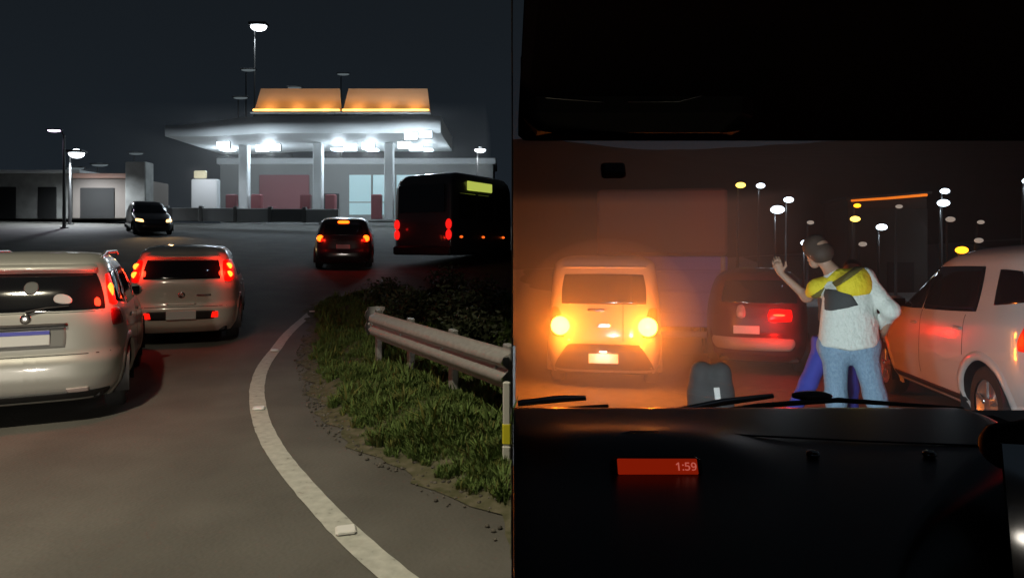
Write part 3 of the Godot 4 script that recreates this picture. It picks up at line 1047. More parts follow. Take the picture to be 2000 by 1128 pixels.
func left_cars() -> void:
	var black := mat("black_plastic", lin(0.012, 0.012, 0.013), 0.55)
	var red_off := mat("lamp_red_dull", lin(0.25, 0.01, 0.012), 0.2)
	var red_on := glow("lamp_red_lit", Color(1.0, 0.1, 0.05), 1.1)
	var hot := glow("lamp_hot_orange", Color(1.0, 0.42, 0.12), 5.0)
	var hot2 := glow("lamp_amber_pair", Color(1.0, 0.5, 0.14), 4.0)
	var red := Color(1.0, 0.16, 0.08)
	var silver := paint("silver_paint", lin(0.42, 0.42, 0.39), 0.4)
	silver.metallic = 0.25
	# silver people carrier
	var d := {"lv": hatch_levels(0.84, 1.50, 3.9, 0.98), "len": 3.9, "n": 5.5, "yaw": -0.46, "rear": Vector3(-4.12, 0, -5.6), "scale": Vector3(0.9, 0.98, 0.95), "paint": silver,
		"side_glass": [[V(-0.75, 1.0), V(0.15, 1.0), V(0.1, 1.36), V(-0.3, 1.36)], [V(0.22, 1.0), V(1.1, 1.0), V(0.98, 1.36), V(0.19, 1.36)], [V(1.2, 1.02), V(1.55, 1.06), V(1.38, 1.34), V(1.08, 1.36)]],
		"handles": [[-0.1, 0.86], [0.95, 0.88]], "seams": [[0.18, 0.4, 0.98], [-0.85, 0.4, 0.98]],
		"rear_glass": [V(-0.66, 1.0), V(0.66, 1.0), V(0.56, 1.33), V(-0.56, 1.33)], "windscreen": [V(-0.68, 1.02), V(0.68, 1.02), V(0.56, 1.38), V(-0.56, 1.38)],
		"rear_seams": [[V(-0.79, 0.615), V(0.79, 0.615), V(0.79, 0.622), V(-0.79, 0.622)], [V(-0.62, 0.985), V(0.62, 0.985), V(0.62, 0.99), V(-0.62, 0.99)]],
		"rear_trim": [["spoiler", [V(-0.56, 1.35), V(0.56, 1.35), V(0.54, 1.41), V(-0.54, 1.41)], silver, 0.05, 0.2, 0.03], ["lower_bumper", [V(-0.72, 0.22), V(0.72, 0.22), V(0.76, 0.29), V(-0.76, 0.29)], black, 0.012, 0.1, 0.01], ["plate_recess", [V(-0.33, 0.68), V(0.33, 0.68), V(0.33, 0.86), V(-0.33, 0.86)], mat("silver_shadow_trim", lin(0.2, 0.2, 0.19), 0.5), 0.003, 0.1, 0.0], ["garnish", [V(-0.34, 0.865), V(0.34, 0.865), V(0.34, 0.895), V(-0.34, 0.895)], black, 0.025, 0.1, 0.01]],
		"plate": [0.0, 0.775, true],
		"tail_lamps": [[[V(0.665, 1.04), V(0.74, 1.02), V(0.66, 1.32), V(0.61, 1.32)], red_on, 0.4, 0.02], [[V(0.70, 0.84), V(0.79, 0.84), V(0.75, 1.0), V(0.68, 1.0)], red_off, 0.4, 0.02]],
		"bulbs": [[0.672, 1.16, Vector3(0.03, 0.075, 0.02), hot, red, 0.25]],
		"head_lamps": [V(0.45, 0.62), V(0.78, 0.66), V(0.74, 0.78), V(0.48, 0.76)], "door_mirror": [-0.8, 1.0]}
	var c := make_car("silver_car", "silver car with rear wiper window and stickers, at left edge", d)
	var b := Body.new()
	b.lv = hatch_levels(0.84, 1.50, 3.9, 0.98)
	b.n = 5.5
	b.smooth()
	put(c, "window_sticker", pad(b, "rear", [V(0.2, 1.07), V(0.37, 1.05), V(0.36, 1.13), V(0.22, 1.16)], 0.008, 0.9), mat("sticker_white", lin(0.45, 0.47, 0.47), 0.6))
	put(c, "window_sticker", pad(b, "rear", [V(-0.04, 1.15), V(0.08, 1.15), V(0.08, 1.26), V(-0.04, 1.26)], 0.008, 0.9), mat("sticker_grey", lin(0.08, 0.09, 0.09), 0.6))
	put(c, "wiper", tube([b.rear(0.0, 1.0) + Vector3(0, 0, 0.03), b.rear(0.16, 1.03) + Vector3(0, 0, 0.025), b.rear(0.34, 1.04) + Vector3(0, 0, 0.02)], [0.016, 0.01, 0.007], 6), black)
	put(c, "bumper_reflector", pad(b, "rear", [V(0.35, 0.285), V(0.52, 0.285), V(0.52, 0.325), V(0.33, 0.325)], 0.016, 0.2), mat("reflector_pale", lin(0.55, 0.45, 0.42), 0.3))
	put(c, "emblem", ball(Vector3(0.045, 0.045, 0.012)), mat("chrome", lin(0.6, 0.6, 0.6), 0.2, 1.0), b.rear(0, 0.94) + Vector3(0, 0, 0.01))
	for s in [-1.0, 1.0]:
		put(c, "roof_rail", tube([Vector3(s * 0.56, 1.485, -0.6), Vector3(s * 0.57, 1.52, -0.3), Vector3(s * 0.57, 1.52, 0.9), Vector3(s * 0.56, 1.475, 1.25)], [0.018, 0.018, 0.018, 0.018], 8), mat("rim_alloy", lin(0.45, 0.45, 0.45), 0.35, 0.8))
	# white hatchback
	var white := paint("cream_white_paint", lin(0.7, 0.65, 0.56), 0.35)
	d = {"lv": hatch_levels(0.82, 1.45, 3.8, 0.95), "len": 3.8, "n": 5.0, "yaw": -TURN, "rear": Vector3(-4.9, left_ground(-4.9, -9.85), -9.85), "pitch": 0.03, "paint": white,
		"side_glass": [[V(-0.75, 0.97), V(0.15, 0.97), V(0.1, 1.31), V(-0.3, 1.31)], [V(0.22, 0.97), V(1.15, 1.0), V(0.98, 1.31), V(0.19, 1.31)]],
		"handles": [[-0.1, 0.83], [0.95, 0.85]], "seams": [[0.18, 0.4, 0.95]],
		"rear_glass": [V(-0.54, 0.99), V(0.54, 0.99), V(0.5, 1.27), V(-0.5, 1.27)], "windscreen": [V(-0.66, 1.0), V(0.66, 1.0), V(0.56, 1.34), V(-0.56, 1.34)],
		"rear_seams": [[V(-0.62, 0.585), V(0.62, 0.585), V(0.62, 0.592), V(-0.62, 0.592)]],
		"rear_trim": [["plate_slot", [V(-0.46, 0.4), V(0.46, 0.4), V(0.48, 0.53), V(-0.48, 0.53)], black, 0.004, 0.2, 0.0], ["spoiler", [V(-0.52, 1.3), V(0.52, 1.3), V(0.5, 1.35), V(-0.5, 1.35)], white, 0.04, 0.2, 0.02], ["bumper_reflector", [V(0.4, 0.42), V(0.5, 0.42), V(0.5, 0.51), V(0.42, 0.51)], red_on, 0.008, 0.2, 0.0], ["bumper_reflector", [V(-0.5, 0.42), V(-0.4, 0.42), V(-0.42, 0.51), V(-0.5, 0.51)], red_on, 0.008, 0.2, 0.0]],
		"plate": [0.0, 0.47, false],
		"tail_lamps": [[[V(0.575, 0.93), V(0.73, 0.95), V(0.68, 1.27), V(0.54, 1.27)], glow("lamp_red_soft", Color(1.0, 0.07, 0.03), 0.5), 0.5, 0.02]],
		"bulbs": [[0.635, 1.17, Vector3(0.05, 0.05, 0.02), hot2, red, 0.22], [0.645, 1.05, Vector3(0.05, 0.05, 0.02), hot2, red, 0.0]],
		"head_lamps": [V(0.45, 0.62), V(0.78, 0.66), V(0.74, 0.78), V(0.48, 0.76)], "door_mirror": [-0.8, 0.97]}
	c = make_car("white_hatchback", "white hatchback with both round tail lamps lit, ahead of silver car", d)
	b = Body.new()
	b.lv = hatch_levels(0.82, 1.45, 3.8, 0.95)
	b.smooth()
	put(c, "emblem", ball(Vector3(0.05, 0.05, 0.014)), mat("chrome", lin(0.6, 0.6, 0.6), 0.2, 1.0), b.rear(0.0, 0.76) + Vector3(0, 0, 0.01))
	put(c, "badge", pad(b, "rear", [V(0.2, 0.74), V(0.4, 0.74), V(0.4, 0.77), V(0.2, 0.77)], 0.008, 0.2), mat("chrome", lin(0.6, 0.6, 0.6), 0.2, 1.0))
	put(c, "tailgate_handle", pad(b, "rear", [V(-0.2, 0.62), V(0.2, 0.62), V(0.2, 0.65), V(-0.2, 0.65)], 0.012, 0.2), white)
	# dark compact ahead
	var dark := paint("near_black_paint", lin(0.02, 0.016, 0.018), 0.35)
	var gz := left_ground(-5.08, -20.0)
	d = {"lv": hatch_levels(0.9, 1.52, 4.0, 1.0), "len": 4.0, "n": 5.0, "yaw": -0.2, "rear": Vector3(-5.08, gz, -20.0), "pitch": 0.085, "paint": dark,
		"side_glass": [[V(-0.75, 1.02), V(0.15, 1.02), V(0.1, 1.38), V(-0.3, 1.38)], [V(0.22, 1.02), V(1.15, 1.04), V(0.98, 1.38), V(0.19, 1.38)]],
		"rear_glass": [V(-0.6, 1.06), V(0.6, 1.06), V(0.54, 1.36), V(-0.54, 1.36)], "plate": [0.0, 0.72, false],
		"tail_lamps": [[[V(0.58, 0.86), V(0.78, 0.86), V(0.76, 1.04), V(0.6, 1.04)], red_on, 0.5, 0.02]],
		"bulbs": [[0.67, 0.96, Vector3(0.1, 0.1, 0.03), glow("lamp_amber_bright", Color(1.0, 0.36, 0.06), 5.0), red, 0.12]],
		"rear_trim": [["high_brake_lamp", [V(-0.17, 1.4), V(0.17, 1.4), V(0.17, 1.48), V(-0.17, 1.48)], glow("lamp_amber_bright", Color(1.0, 0.36, 0.06), 5.0), 0.02, 0.4, 0.02]]}
	make_car("dark_car", "dark car with amber lamps and high brake light, on the ramp ahead", d)
	# car facing the viewer, by the low buildings
	gz = left_ground(-17.5, -31.0)
	d = {"lv": hatch_levels(0.85, 1.5, 3.9, 0.98), "len": 3.9, "yaw": 2.5, "pitch": -0.082, "rear": Vector3(-18.9, left_ground(-18.9, -34.0), -34.0), "paint": dark,
		"side_glass": [[V(-0.75, 1.0), V(0.15, 1.0), V(0.1, 1.36), V(-0.3, 1.36)], [V(0.22, 1.0), V(1.1, 1.0), V(0.98, 1.36), V(0.19, 1.36)]],
		"rear_glass": [V(-0.62, 1.0), V(0.62, 1.0), V(0.54, 1.33), V(-0.54, 1.33)], "windscreen": [V(-0.68, 1.02), V(0.68, 1.02), V(0.56, 1.38), V(-0.56, 1.38)],
		"head_lamps": [V(0.45, 0.62), V(0.78, 0.66), V(0.74, 0.78), V(0.48, 0.76)], "head_energy": 1.5, "head_key": "warm", "head_color": Color(1.0, 0.78, 0.5), "head_glow": 3.0}
	make_car("oncoming_car", "dark oncoming car with warm headlamps before the low buildings", d)
	# the viewer's own car on the left street: its headlamps light the cars ahead
	d = {"lv": hatch_levels(0.85, 1.5, 3.9, 0.98), "len": 3.9, "yaw": -TURN, "rear": Vector3(-1.05, 0, 5.2), "paint": dark,
		"side_glass": [[V(-0.75, 1.0), V(0.15, 1.0), V(0.1, 1.36), V(-0.3, 1.36)], [V(0.22, 1.0), V(1.1, 1.0), V(0.98, 1.36), V(0.19, 1.36)]],
		"rear_glass": [V(-0.62, 1.0), V(0.62, 1.0), V(0.54, 1.33), V(-0.54, 1.33)], "windscreen": [V(-0.68, 1.02), V(0.68, 1.02), V(0.56, 1.38), V(-0.56, 1.38)],
		"head_lamps": [V(0.45, 0.62), V(0.78, 0.66), V(0.74, 0.78), V(0.48, 0.76)], "head_energy": 7.0, "head_angle": 38.0}
	make_car("following_car", "dark car behind the viewer with white headlamps on, left street", d)
	bus()

func bus() -> void:
	var t := thing("bus", "dark bus with red corner lamps and lit yellow route sign", "bus", Vector3(-2.91, left_ground(-2.9, -22.0), -22.0))
	var bodym := paint("bus_blue_grey", lin(0.035, 0.04, 0.048), 0.5)
	var yaw := 0.54
	var f := Vector3(sin(yaw), 0, -cos(yaw))
	var r := Vector3(cos(yaw), 0, sin(yaw))
	# plan outline, ended at the dividing wall
	var plan := [-r * 1.22, -r * 1.05 - f * 0.08, -f * 0.14, r * 1.05 - f * 0.08, r * 1.22]
	var near := r * 1.22 + f * ((2.86 - (r * 1.22).x) / f.x)
	var far := -r * 1.22 + f * ((2.86 + (r * 1.22).x) / f.x)
	plan.append(near)
	plan.append(far)
	var rows := []
	for q in [[0.35, 0.02, 0.0], [0.35, 0.97, 0.0], [0.6, 1.0, 0.0], [1.6, 1.0, 0.0], [2.6, 0.985, 0.05], [2.85, 0.94, 0.1], [3.02, 0.85, 0.2], [3.1, 0.68, 0.6], [3.1, 0.02, 1.0]]:
		var row := PackedVector3Array()
		var mid := f * 2.2
		for p in plan:
			var v: Vector3 = mid + (p - mid) * float(q[1])
			v.y = q[0]
			row.append(v)
		rows.append(row)
	put(t, "body", grid(rows, true), bodym)
	var along := Basis(r, Vector3.UP, -f)
	var glass := mat("tinted_glass", lin(0.008, 0.009, 0.011), 0.06)
	var w := put(t, "rear_window", box(Vector3(1.9, 0.9, 0.03), 0.01), glass, Vector3.ZERO)
	w.transform = Transform3D(along, -f * 0.135 + Vector3(0, 2.2, 0))
	for s in [-1.0, 1.0]:
		for k in 2:
			var l := put(t, "tail_lamp", ball(Vector3(0.12, 0.17, 0.05)), glow("lamp_bus_red", Color(1.0, 0.12, 0.1), 1.0))
			l.transform = Transform3D(along, r * (1.08 * s) - f * 0.1 + Vector3(0, 1.02 + 0.34 * k, 0))
		omni(t, Color(1, 0.12, 0.1), 0.02, r * (1.08 * s) - f * 0.5 + Vector3(0, 1.2, 0))
	var plate := put(t, "bumper", box(Vector3(2.4, 0.3, 0.16), 0.05), mat("black_plastic", lin(0.012, 0.012, 0.013), 0.55))
	plate.transform = Transform3D(along, -f * 0.12 + Vector3(0, 0.5, 0))
	var side := Basis(f, Vector3.UP, r)
	for k in 3:
		var sw := put(t, "side_window", box(Vector3(0.98, 0.85, 0.03), 0.01), glass)
		sw.transform = Transform3D(side, r * 1.225 + f * (0.75 + 1.1 * k) + Vector3(0, 1.95, 0))
	var sg := put(t, "route_sign", box(Vector3(1.5, 0.3, 0.05), 0.02), glow("route_sign_yellow", Color(0.75, 0.8, 0.35), 0.8))
	sg.transform = Transform3D(side, r * 1.22 + f * 1.5 + Vector3(0, 2.65, 0))
	for k in 3:
		var m := put(t, "marker_lamp", ball(Vector3(0.09, 0.04, 0.03)), glow("marker_orange", Color(1.0, 0.4, 0.12), 1.4))
		m.transform = Transform3D(side, r * 1.225 + f * (0.4 + 1.3 * k) + Vector3(0, 0.95, 0))

# ---------------------------------------------------------------- right: far lights
func right_far() -> void:
	var cols := {"y": [Color(1.0, 0.82, 0.35), 4.0], "w": [Color(0.88, 0.95, 1.0), 6.0], "d": [Color(0.75, 0.68, 0.62), 0.6], "o": [Color(1.0, 0.6, 0.1), 5.0]}
	var word := {"y": "yellow lamp", "w": "white lamp", "d": "dim lamp", "o": "orange lamp"}
	var list := [
		[13.4, -1.8, -39.5, 7.0, "y", 1, "yellow lamp above the truck, leftmost on the hillside"], [20.3, -0.43, -54.8, 7.0, "w", 0.8, "small white lamp beside the leftmost yellow lamp"], [18.2, -1.63, -44.2, 6.3, "w", 1, "white lamp just above the brightest hillside lamp"],
		[17.1, -1.7, -43.3, 5.7, "w", 2, "brightest bluish white lamp on the hillside"], [17.3, -1.81, -39.5, 3.6, "w", 1.3, "white lamp beside the raised hand"], [18.3, -1.77, -41.2, 4.8, "d", 0.5, "dim lamp between two bright white lamps"],
		[20.7, -1.76, -40.5, 5.0, "y", 1, "yellow lamp right above the person's head"], [21.7, -1.78, -39.4, 4.5, "w", 1.2, "white lamp right of the yellow one above person"], [26.8, -1.59, -41.5, 6.6, "w", 0.9, "white lamp at the end of orange strip light"],
		[26.0, -1.68, -40.4, 5.9, "w", 1.5, "bright white lamp below end of orange strip light"], [25.3, -1.76, -38.7, 4.9, "d", 0.9, "dim lamp below the bright lamp by the strip light"], [24.2, -1.81, -36.1, 3.2, "o", 1.6, "orange lamp just above the white car's roof"],
		[25.4, -1.81, -36.5, 3.7, "d", 0.8, "dim lamp beside the orange lamp over white car"], [20.0, -1.81, -38.3, 3.5, "d", 0.7, "dim lamp close to the person's head"], [26.5, -1.77, -37.9, 4.7, "d", 0.5, "faintest lamp at far right over the white car"],
		[28.8, -1.76, -37.5, 7.0, "w", 0.8, "white lamp at the right edge above white car"], [23.6, -1.7, -40.9, 5.7, "d", 0.5, "dim lamp under middle of orange strip light"], [21.5, -1.69, -41.8, 5.8, "o", 0.5, "small orange lamp left of the strip light"]]
	for q in list:
		var s: float = 0.2 * sqrt(q[5]) * absf(q[2]) / 20.0
		var e: float = cols[q[4]][1]
		lamp_post("hillside_lamp", q[6], "lamps on the dark hillside", Vector3(q[0], q[1], q[2]), q[3], Vector3(0.15, 0, 0.1), Vector3(s * 1.5, s * 0.85, s * 0.9), cols[q[4]][0], "hill_" + q[4], e, 3.0 * q[5] if q[4] == "w" else 0.0)
	# building with a strip of orange light under its eave
	var t := thing("dark_warehouse", "dark warehouse with orange strip light along its eave", "warehouse", Vector3(24.6, -1.9, -43.5), -0.15)
	put(t, "wall", box(Vector3(4.9, 5.9, 5.0), 0.04), mat("warehouse_wall", lin(0.05, 0.045, 0.04), 0.9), Vector3(0, 2.95, -2.6))
	put(t, "roof", box(Vector3(5.3, 0.2, 5.4), 0.04), mat("warehouse_roof", lin(0.04, 0.04, 0.04), 0.8), Vector3(0, 6.75, -2.6), Vector3(0, 0, 0.06))
	put(t, "gable", box(Vector3(4.9, 0.7, 4.8), 0.04), mat("warehouse_wall", lin(0.05, 0.045, 0.04), 0.9), Vector3(0, 6.25, -2.6))
	put(t, "strip_lamp", tube([Vector3(-2.3, 6.42, 0.12), Vector3(0, 6.56, 0.14), Vector3(2.3, 6.75, 0.12)], [0.07, 0.08, 0.09], 8), glow("strip_orange", Color(1.0, 0.5, 0.12), 0.9))
	put(t, "door", box(Vector3(1.6, 2.4, 0.08), 0.02), mat("dark_opening", lin(0.01, 0.01, 0.01), 0.8), Vector3(0.8, 1.2, -0.08))

# ---------------------------------------------------------------- right: vehicles
func pitch_for(yaw: float) -> float:
	return -atan(SLOPE * cos(yaw - TURN))

func right_vehicles() -> void:
	var black := mat("black_plastic", lin(0.012, 0.012, 0.013), 0.55)
	var amber := Color(1.0, 0.5, 0.1)
	# pale van with amber hazard lamps
	var vp := paint("pale_van_paint", lin(0.34, 0.32, 0.3), 0.45)
	var r := 2.1
	var yaw := 0.16
	var lv := [[0.22, 0.74, r - 0.1, -r + 0.2], [0.32, 0.8, r, -r + 0.03], [0.5, 0.82, r + 0.02, -r], [0.6, 0.82, r, -r + 0.05], [0.66, 0.815, r - 0.04, -r + 0.1], [0.85, 0.815, r - 0.05, -r + 0.25], [1.0, 0.81, r - 0.06, -r + 0.75], [1.1, 0.8, r - 0.07, -r + 1.0], [1.6, 0.75, r - 0.14, -r + 1.6], [1.74, 0.72, r - 0.18, -r + 1.8], [1.8, 0.66, r - 0.24, -r + 1.95], [1.83, 0.58, r - 0.36, -r + 2.1]]
	var d := {"lv": lv, "len": 4.2, "n": 7.0, "yaw": yaw, "rear": Vector3(1.25, right_ground(1.25, -9.1) - 0.0, -9.1), "pitch": pitch_for(yaw), "paint": vp, "category": "van",
		"side_glass": [[V(-0.75, 1.12), V(0.0, 1.12), V(0.0, 1.55), V(-0.35, 1.55)]],
		"rear_glass": [V(-0.6, 1.16), V(0.6, 1.16), V(0.56, 1.58), V(-0.56, 1.58)], "windscreen": [V(-0.68, 1.12), V(0.68, 1.12), V(0.62, 1.62), V(-0.62, 1.62)],
		"rear_trim": [["rear_bumper", [V(-0.72, 0.26), V(0.72, 0.26), V(0.5, 0.62), V(-0.5, 0.62)], black, 0.02, 0.15, 0.015], ["tailgate_handle", [V(-0.22, 1.06), V(0.02, 1.06), V(0.02, 1.1), V(-0.22, 1.1)], mat("chrome", lin(0.6, 0.6, 0.6), 0.2, 1.0), 0.02, 0.2, 0.01], ["door_gap", [V(0.262, 0.66), V(0.27, 0.66), V(0.27, 1.62), V(0.262, 1.62)], black, 0.004, 0.0, 0.0], ["roof_strip", [V(-0.6, 1.66), V(0.6, 1.66), V(0.58, 1.7), V(-0.58, 1.7)], vp, 0.03, 0.2, 0.01]],
		"plate": [0.0, 0.43, false], "plate_out": 0.06,
		"tail_lamps": [[[V(0.5, 0.7), V(0.74, 0.7), V(0.74, 1.12), V(0.62, 1.12)], mat("lamp_orange_cover", lin(0.5, 0.2, 0.05), 0.2), 0.4, 0.015]],
		"bulbs": [[0.6, 0.86, Vector3(0.13, 0.13, 0.04), glow("hazard_amber", Color(1.0, 0.66, 0.28), 16.0), amber, 3.4, 0.04, 0.42]]}
	var c := make_car("pale_van", "pale van with two glaring amber hazard lamps", d)
	var b := Body.new()
	b.lv = lv
	b.n = 7.0
	b.smooth()
	put(c, "plate_lamp", box(Vector3(0.1, 0.02, 0.03), 0.005), glow("plate_lamp_white", Color(1, 0.97, 0.9), 3.0), b.rear(0, 0.525) + Vector3(0, 0, 0.07))
	omni(c, Color(1, 0.97, 0.9), 0.05, b.rear(0, 0.5) + Vector3(0, 0, 0.2), 0.02)
	put(c, "emblem", pad(b, "rear", [V(-0.1, 0.84), V(0.1, 0.84), V(0.1, 0.9), V(-0.06, 0.9)], 0.01, 0.3), mat("chrome", lin(0.6, 0.6, 0.6), 0.2, 1.0))
	# box truck behind it
	var t := thing("box_truck", "tall truck with maroon cargo box and blue tailboard", "truck", Vector3(2.76, right_ground(2.76, -12.3), -12.3), 0.0)
	t.transform = Transform3D(Basis(Vector3.UP, -0.2) * Basis(Vector3.RIGHT, pitch_for(0.2)), t.position)
	put(t, "cargo_box", box(Vector3(2.4, 1.25, 4.4), 0.05), mat("maroon_canvas", lin(0.14, 0.05, 0.035), 0.85), Vector3(0, 2.58, -2.3))
	put(t, "tailboard", box(Vector3(2.36, 1.3, 0.08), 0.02), mat("truck_blue", lin(0.08, 0.09, 0.42), 0.6), Vector3(0, 1.28, -0.02))
	put(t, "side_board", box(Vector3(0.06, 1.3, 4.2), 0.02), mats["truck_blue"], Vector3(1.17, 1.28, -2.2))
	put(t, "side_board", box(Vector3(0.06, 1.3, 4.2), 0.02), mats["truck_blue"], Vector3(-1.17, 1.28, -2.2))
	put(t, "floor", box(Vector3(2.26, 0.1, 4.2), 0.02), black, Vector3(0, 0.68, -2.2))
	put(t, "bumper_bar", box(Vector3(2.2, 0.12, 0.1), 0.03), mat("truck_grey", lin(0.2, 0.2, 0.22), 0.5), Vector3(0, 0.5, 0.05))
	put(t, "cab", box(Vector3(2.1, 1.9, 1.6), 0.15), mats["truck_blue"], Vector3(0, 1.5, -5.4))
	for s in [-1.0, 1.0]:
		wheel(t, Vector3(s * 0.95, 0.42, -1.3), 0.42, s)
		wheel(t, Vector3(s * 0.95, 0.42, -5.0), 0.42, s)
		put(t, "corner_post", box(Vector3(0.08, 1.3, 0.05), 0.015), mat("truck_grey", lin(0.2, 0.2, 0.22), 0.5), Vector3(s * 1.1, 1.28, 0.045))
	for k in 3:
		put(t, "board_rib", box(Vector3(2.1, 0.05, 0.03), 0.01), mats["truck_blue"], Vector3(0, 0.9 + 0.38 * k, 0.03))
	# dark red people carrier with brake lamp on
	var rp := paint("dark_red_paint", lin(0.1, 0.012, 0.014), 0.4)
	yaw = 0.3
	r = 2.1
	lv = [[0.22, 0.74, r - 0.1, -r + 0.2], [0.32, 0.8, r, -r + 0.03], [0.46, 0.83, r + 0.02, -r], [0.58, 0.83, r, -r + 0.05], [0.66, 0.83, r - 0.05, -r + 0.1], [0.9, 0.83, r - 0.07, -r + 0.4], [1.1, 0.81, r - 0.1, -r + 1.0], [1.4, 0.74, r - 0.22, -r + 1.6], [1.56, 0.67, r - 0.32, -r + 1.9], [1.66, 0.56, r - 0.46, -r + 2.1], [1.7, 0.44, r - 0.64, -r + 2.3]]
	d = {"lv": lv, "len": 4.2, "n": 4.0, "yaw": yaw, "rear": Vector3(3.95, right_ground(3.95, -10.6), -10.6), "pitch": pitch_for(yaw), "paint": rp, "category": "car",
		"side_glass": [[V(-0.75, 1.12), V(0.4, 1.12), V(0.4, 1.48), V(-0.35, 1.48)]],
		"rear_glass": [V(-0.6, 1.15), V(0.6, 1.15), V(0.52, 1.52), V(-0.52, 1.52)], "plate": [-0.2, 0.72, false],
		"rear_trim": [["rear_bumper", [V(-0.7, 0.4), V(0.5, 0.4), V(0.56, 0.6), V(-0.76, 0.6)], mat("pale_bumper", lin(0.5, 0.42, 0.38), 0.5), 0.02, 0.3, 0.03]],
		"tail_lamps": [[[V(0.12, 0.86), V(0.5, 0.86), V(0.5, 1.06), V(0.14, 1.06)], glow("brake_red", Color(1.0, 0.03, 0.02), 0.8), 0.4, 0.02, 1.0], [[V(0.18, 0.94), V(0.42, 0.94), V(0.42, 0.99), V(0.18, 0.99)], glow("brake_core", Color(1.0, 0.3, 0.16), 5.0), 0.5, 0.035, 1.0], [[V(0.2, 0.9), V(0.36, 0.9), V(0.34, 1.12), V(0.22, 1.12)], mat("lamp_clear", lin(0.5, 0.42, 0.4), 0.25), 0.8, 0.02, -1.0]]}
	c = make_car("red_people_carrier", "dark red rounded car with glowing brake lamp", d)
	omni(c, Color(1.0, 0.05, 0.03), 0.7, Vector3(0.3, 0.97, 2.45), 0.08)
	# white sport utility at the right
	var wp := paint("pearl_white_paint", lin(0.52, 0.5, 0.48), 0.35)
	yaw = 0.217
	var f := Vector3(sin(yaw), 0, -cos(yaw))
	var side := Vector3(cos(yaw), 0, sin(yaw))
	var hub := Vector3(4.54, 0, -6.36)
	r = 2.25
	var rear := hub + side * 0.95 - f * 0.93
	rear.y = right_ground(rear.x, rear.z)
	lv = [[0.26, 0.8, r - 0.14, -r + 0.25], [0.36, 0.88, r - 0.02, -r + 0.06], [0.55, 0.915, r, -r], [0.7, 0.915, r - 0.02, -r + 0.03], [0.85, 0.91, r - 0.05, -r + 0.12], [0.98, 0.9, r - 0.06, -r + 0.3], [1.06, 0.89, r - 0.08, -r + 0.9], [1.12, 0.87, r - 0.1, -r + 1.25], [1.4, 0.78, r - 0.24, -r + 1.75], [1.62, 0.71, r - 0.36, -r + 2.15], [1.7, 0.64, r - 0.44, -r + 2.35], [1.74, 0.54, r - 0.6, -r + 2.6]]
	d = {"lv": lv, "len": 4.5, "n": 5.5, "yaw": yaw, "rear": rear, "pitch": pitch_for(yaw), "paint": wp, "category": "car", "scale": Vector3(1.1, 1.1, 1.1), "wr": 0.35, "nose": 0.98, "tail": 0.87,
		"side_glass": [[V(-0.92, 1.12), V(0.02, 1.12), V(0.02, 1.58), V(-0.3, 1.56)], [V(0.03, 1.12), V(1.26, 1.15), V(1.16, 1.57), V(0.03, 1.58)], [V(1.5, 1.22), V(1.86, 1.26), V(1.72, 1.52), V(1.42, 1.54)]],
		"handles": [[-0.15, 0.97], [0.95, 0.99]], "seams": [[0.035, 0.45, 1.12], [-0.98, 0.45, 1.08], [1.06, 0.75, 1.12]], "sill": [V(-0.9, 0.3), V(1.0, 0.3), V(1.0, 0.37), V(-0.9, 0.37)],
		"rear_glass": [V(-0.62, 1.14), V(0.62, 1.14), V(0.54, 1.54), V(-0.54, 1.54)], "windscreen": [V(-0.7, 1.14), V(0.7, 1.14), V(0.58, 1.6), V(-0.58, 1.6)],
		"tail_lamps": [[[V(0.6, 0.86), V(0.84, 0.86), V(0.8, 1.1), V(0.66, 1.1)], glow("suv_tail_red", Color(1.0, 0.06, 0.05), 0.6), 0.4, 0.02]],
		"bulbs": [[0.72, 0.98, Vector3(0.05, 0.05, 0.02), glow("suv_tail_red", Color(1.0, 0.06, 0.05), 0.6), Color(1.0, 0.08, 0.07), 0.35]],
		"head_lamps": [V(0.5, 0.76), V(0.86, 0.8), V(0.82, 0.92), V(0.55, 0.9)], "door_mirror": [-0.82, 1.13], "plate": [0.0, 0.8, false]}
	c = make_car("white_suv", "large white car seen along its side at the right edge", d)
	b = Body.new()
	b.lv = lv
	b.n = 5.5
	b.smooth()
	put(c, "side_repeater", pad(b, "left", [V(-1.42, 0.9), V(-1.18, 0.9), V(-1.18, 0.935), V(-1.4, 0.935)], 0.01, 0.3), glow("repeater_orange", Color(1.0, 0.28, 0.12), 0.9))
	# bag on the road
	var g := thing("grey_bag", "rounded grey bag with bright patch standing on the road", "bag", Vector3(2.18, right_ground(2.18, -7.3), -7.3), -0.3)
	var canvas := mat("bag_grey", lin(0.06, 0.068, 0.07), 0.8)
	put(g, "bag_body", bones_mesh([[Vector3(-0.12, 0.16, 0), Vector3(-0.1, 0.52, 0), 0.13, 0.12], [Vector3(0.12, 0.16, 0), Vector3(0.1, 0.52, 0), 0.13, 0.12], [Vector3(-0.1, 0.3, 0.03), Vector3(0.1, 0.3, 0.03), 0.14, 0.14]], 0.02, 0.06), canvas)
	put(g, "reflective_patch", box(Vector3(0.06, 0.13, 0.012), 0.004), mat("reflective_white", lin(0.8, 0.85, 0.82), 0.4), Vector3(0.07, 0.33, 0.17), Vector3(0, 0, 0.12))
	put(g, "pocket", box(Vector3(0.12, 0.08, 0.03), 0.012), mat("bag_trim", lin(0.4, 0.33, 0.29), 0.7), Vector3(0.2, 0.12, 0.14))
	# lit, smoky air round the jammed vehicles
	smoke("exhaust_haze", "thin exhaust haze over the jammed road", RenderingServer.FOG_VOLUME_SHAPE_BOX, Vector3(5.2, 3.9, 7.0), Vector3(2.606, 1.15, -8.2), 0.012)
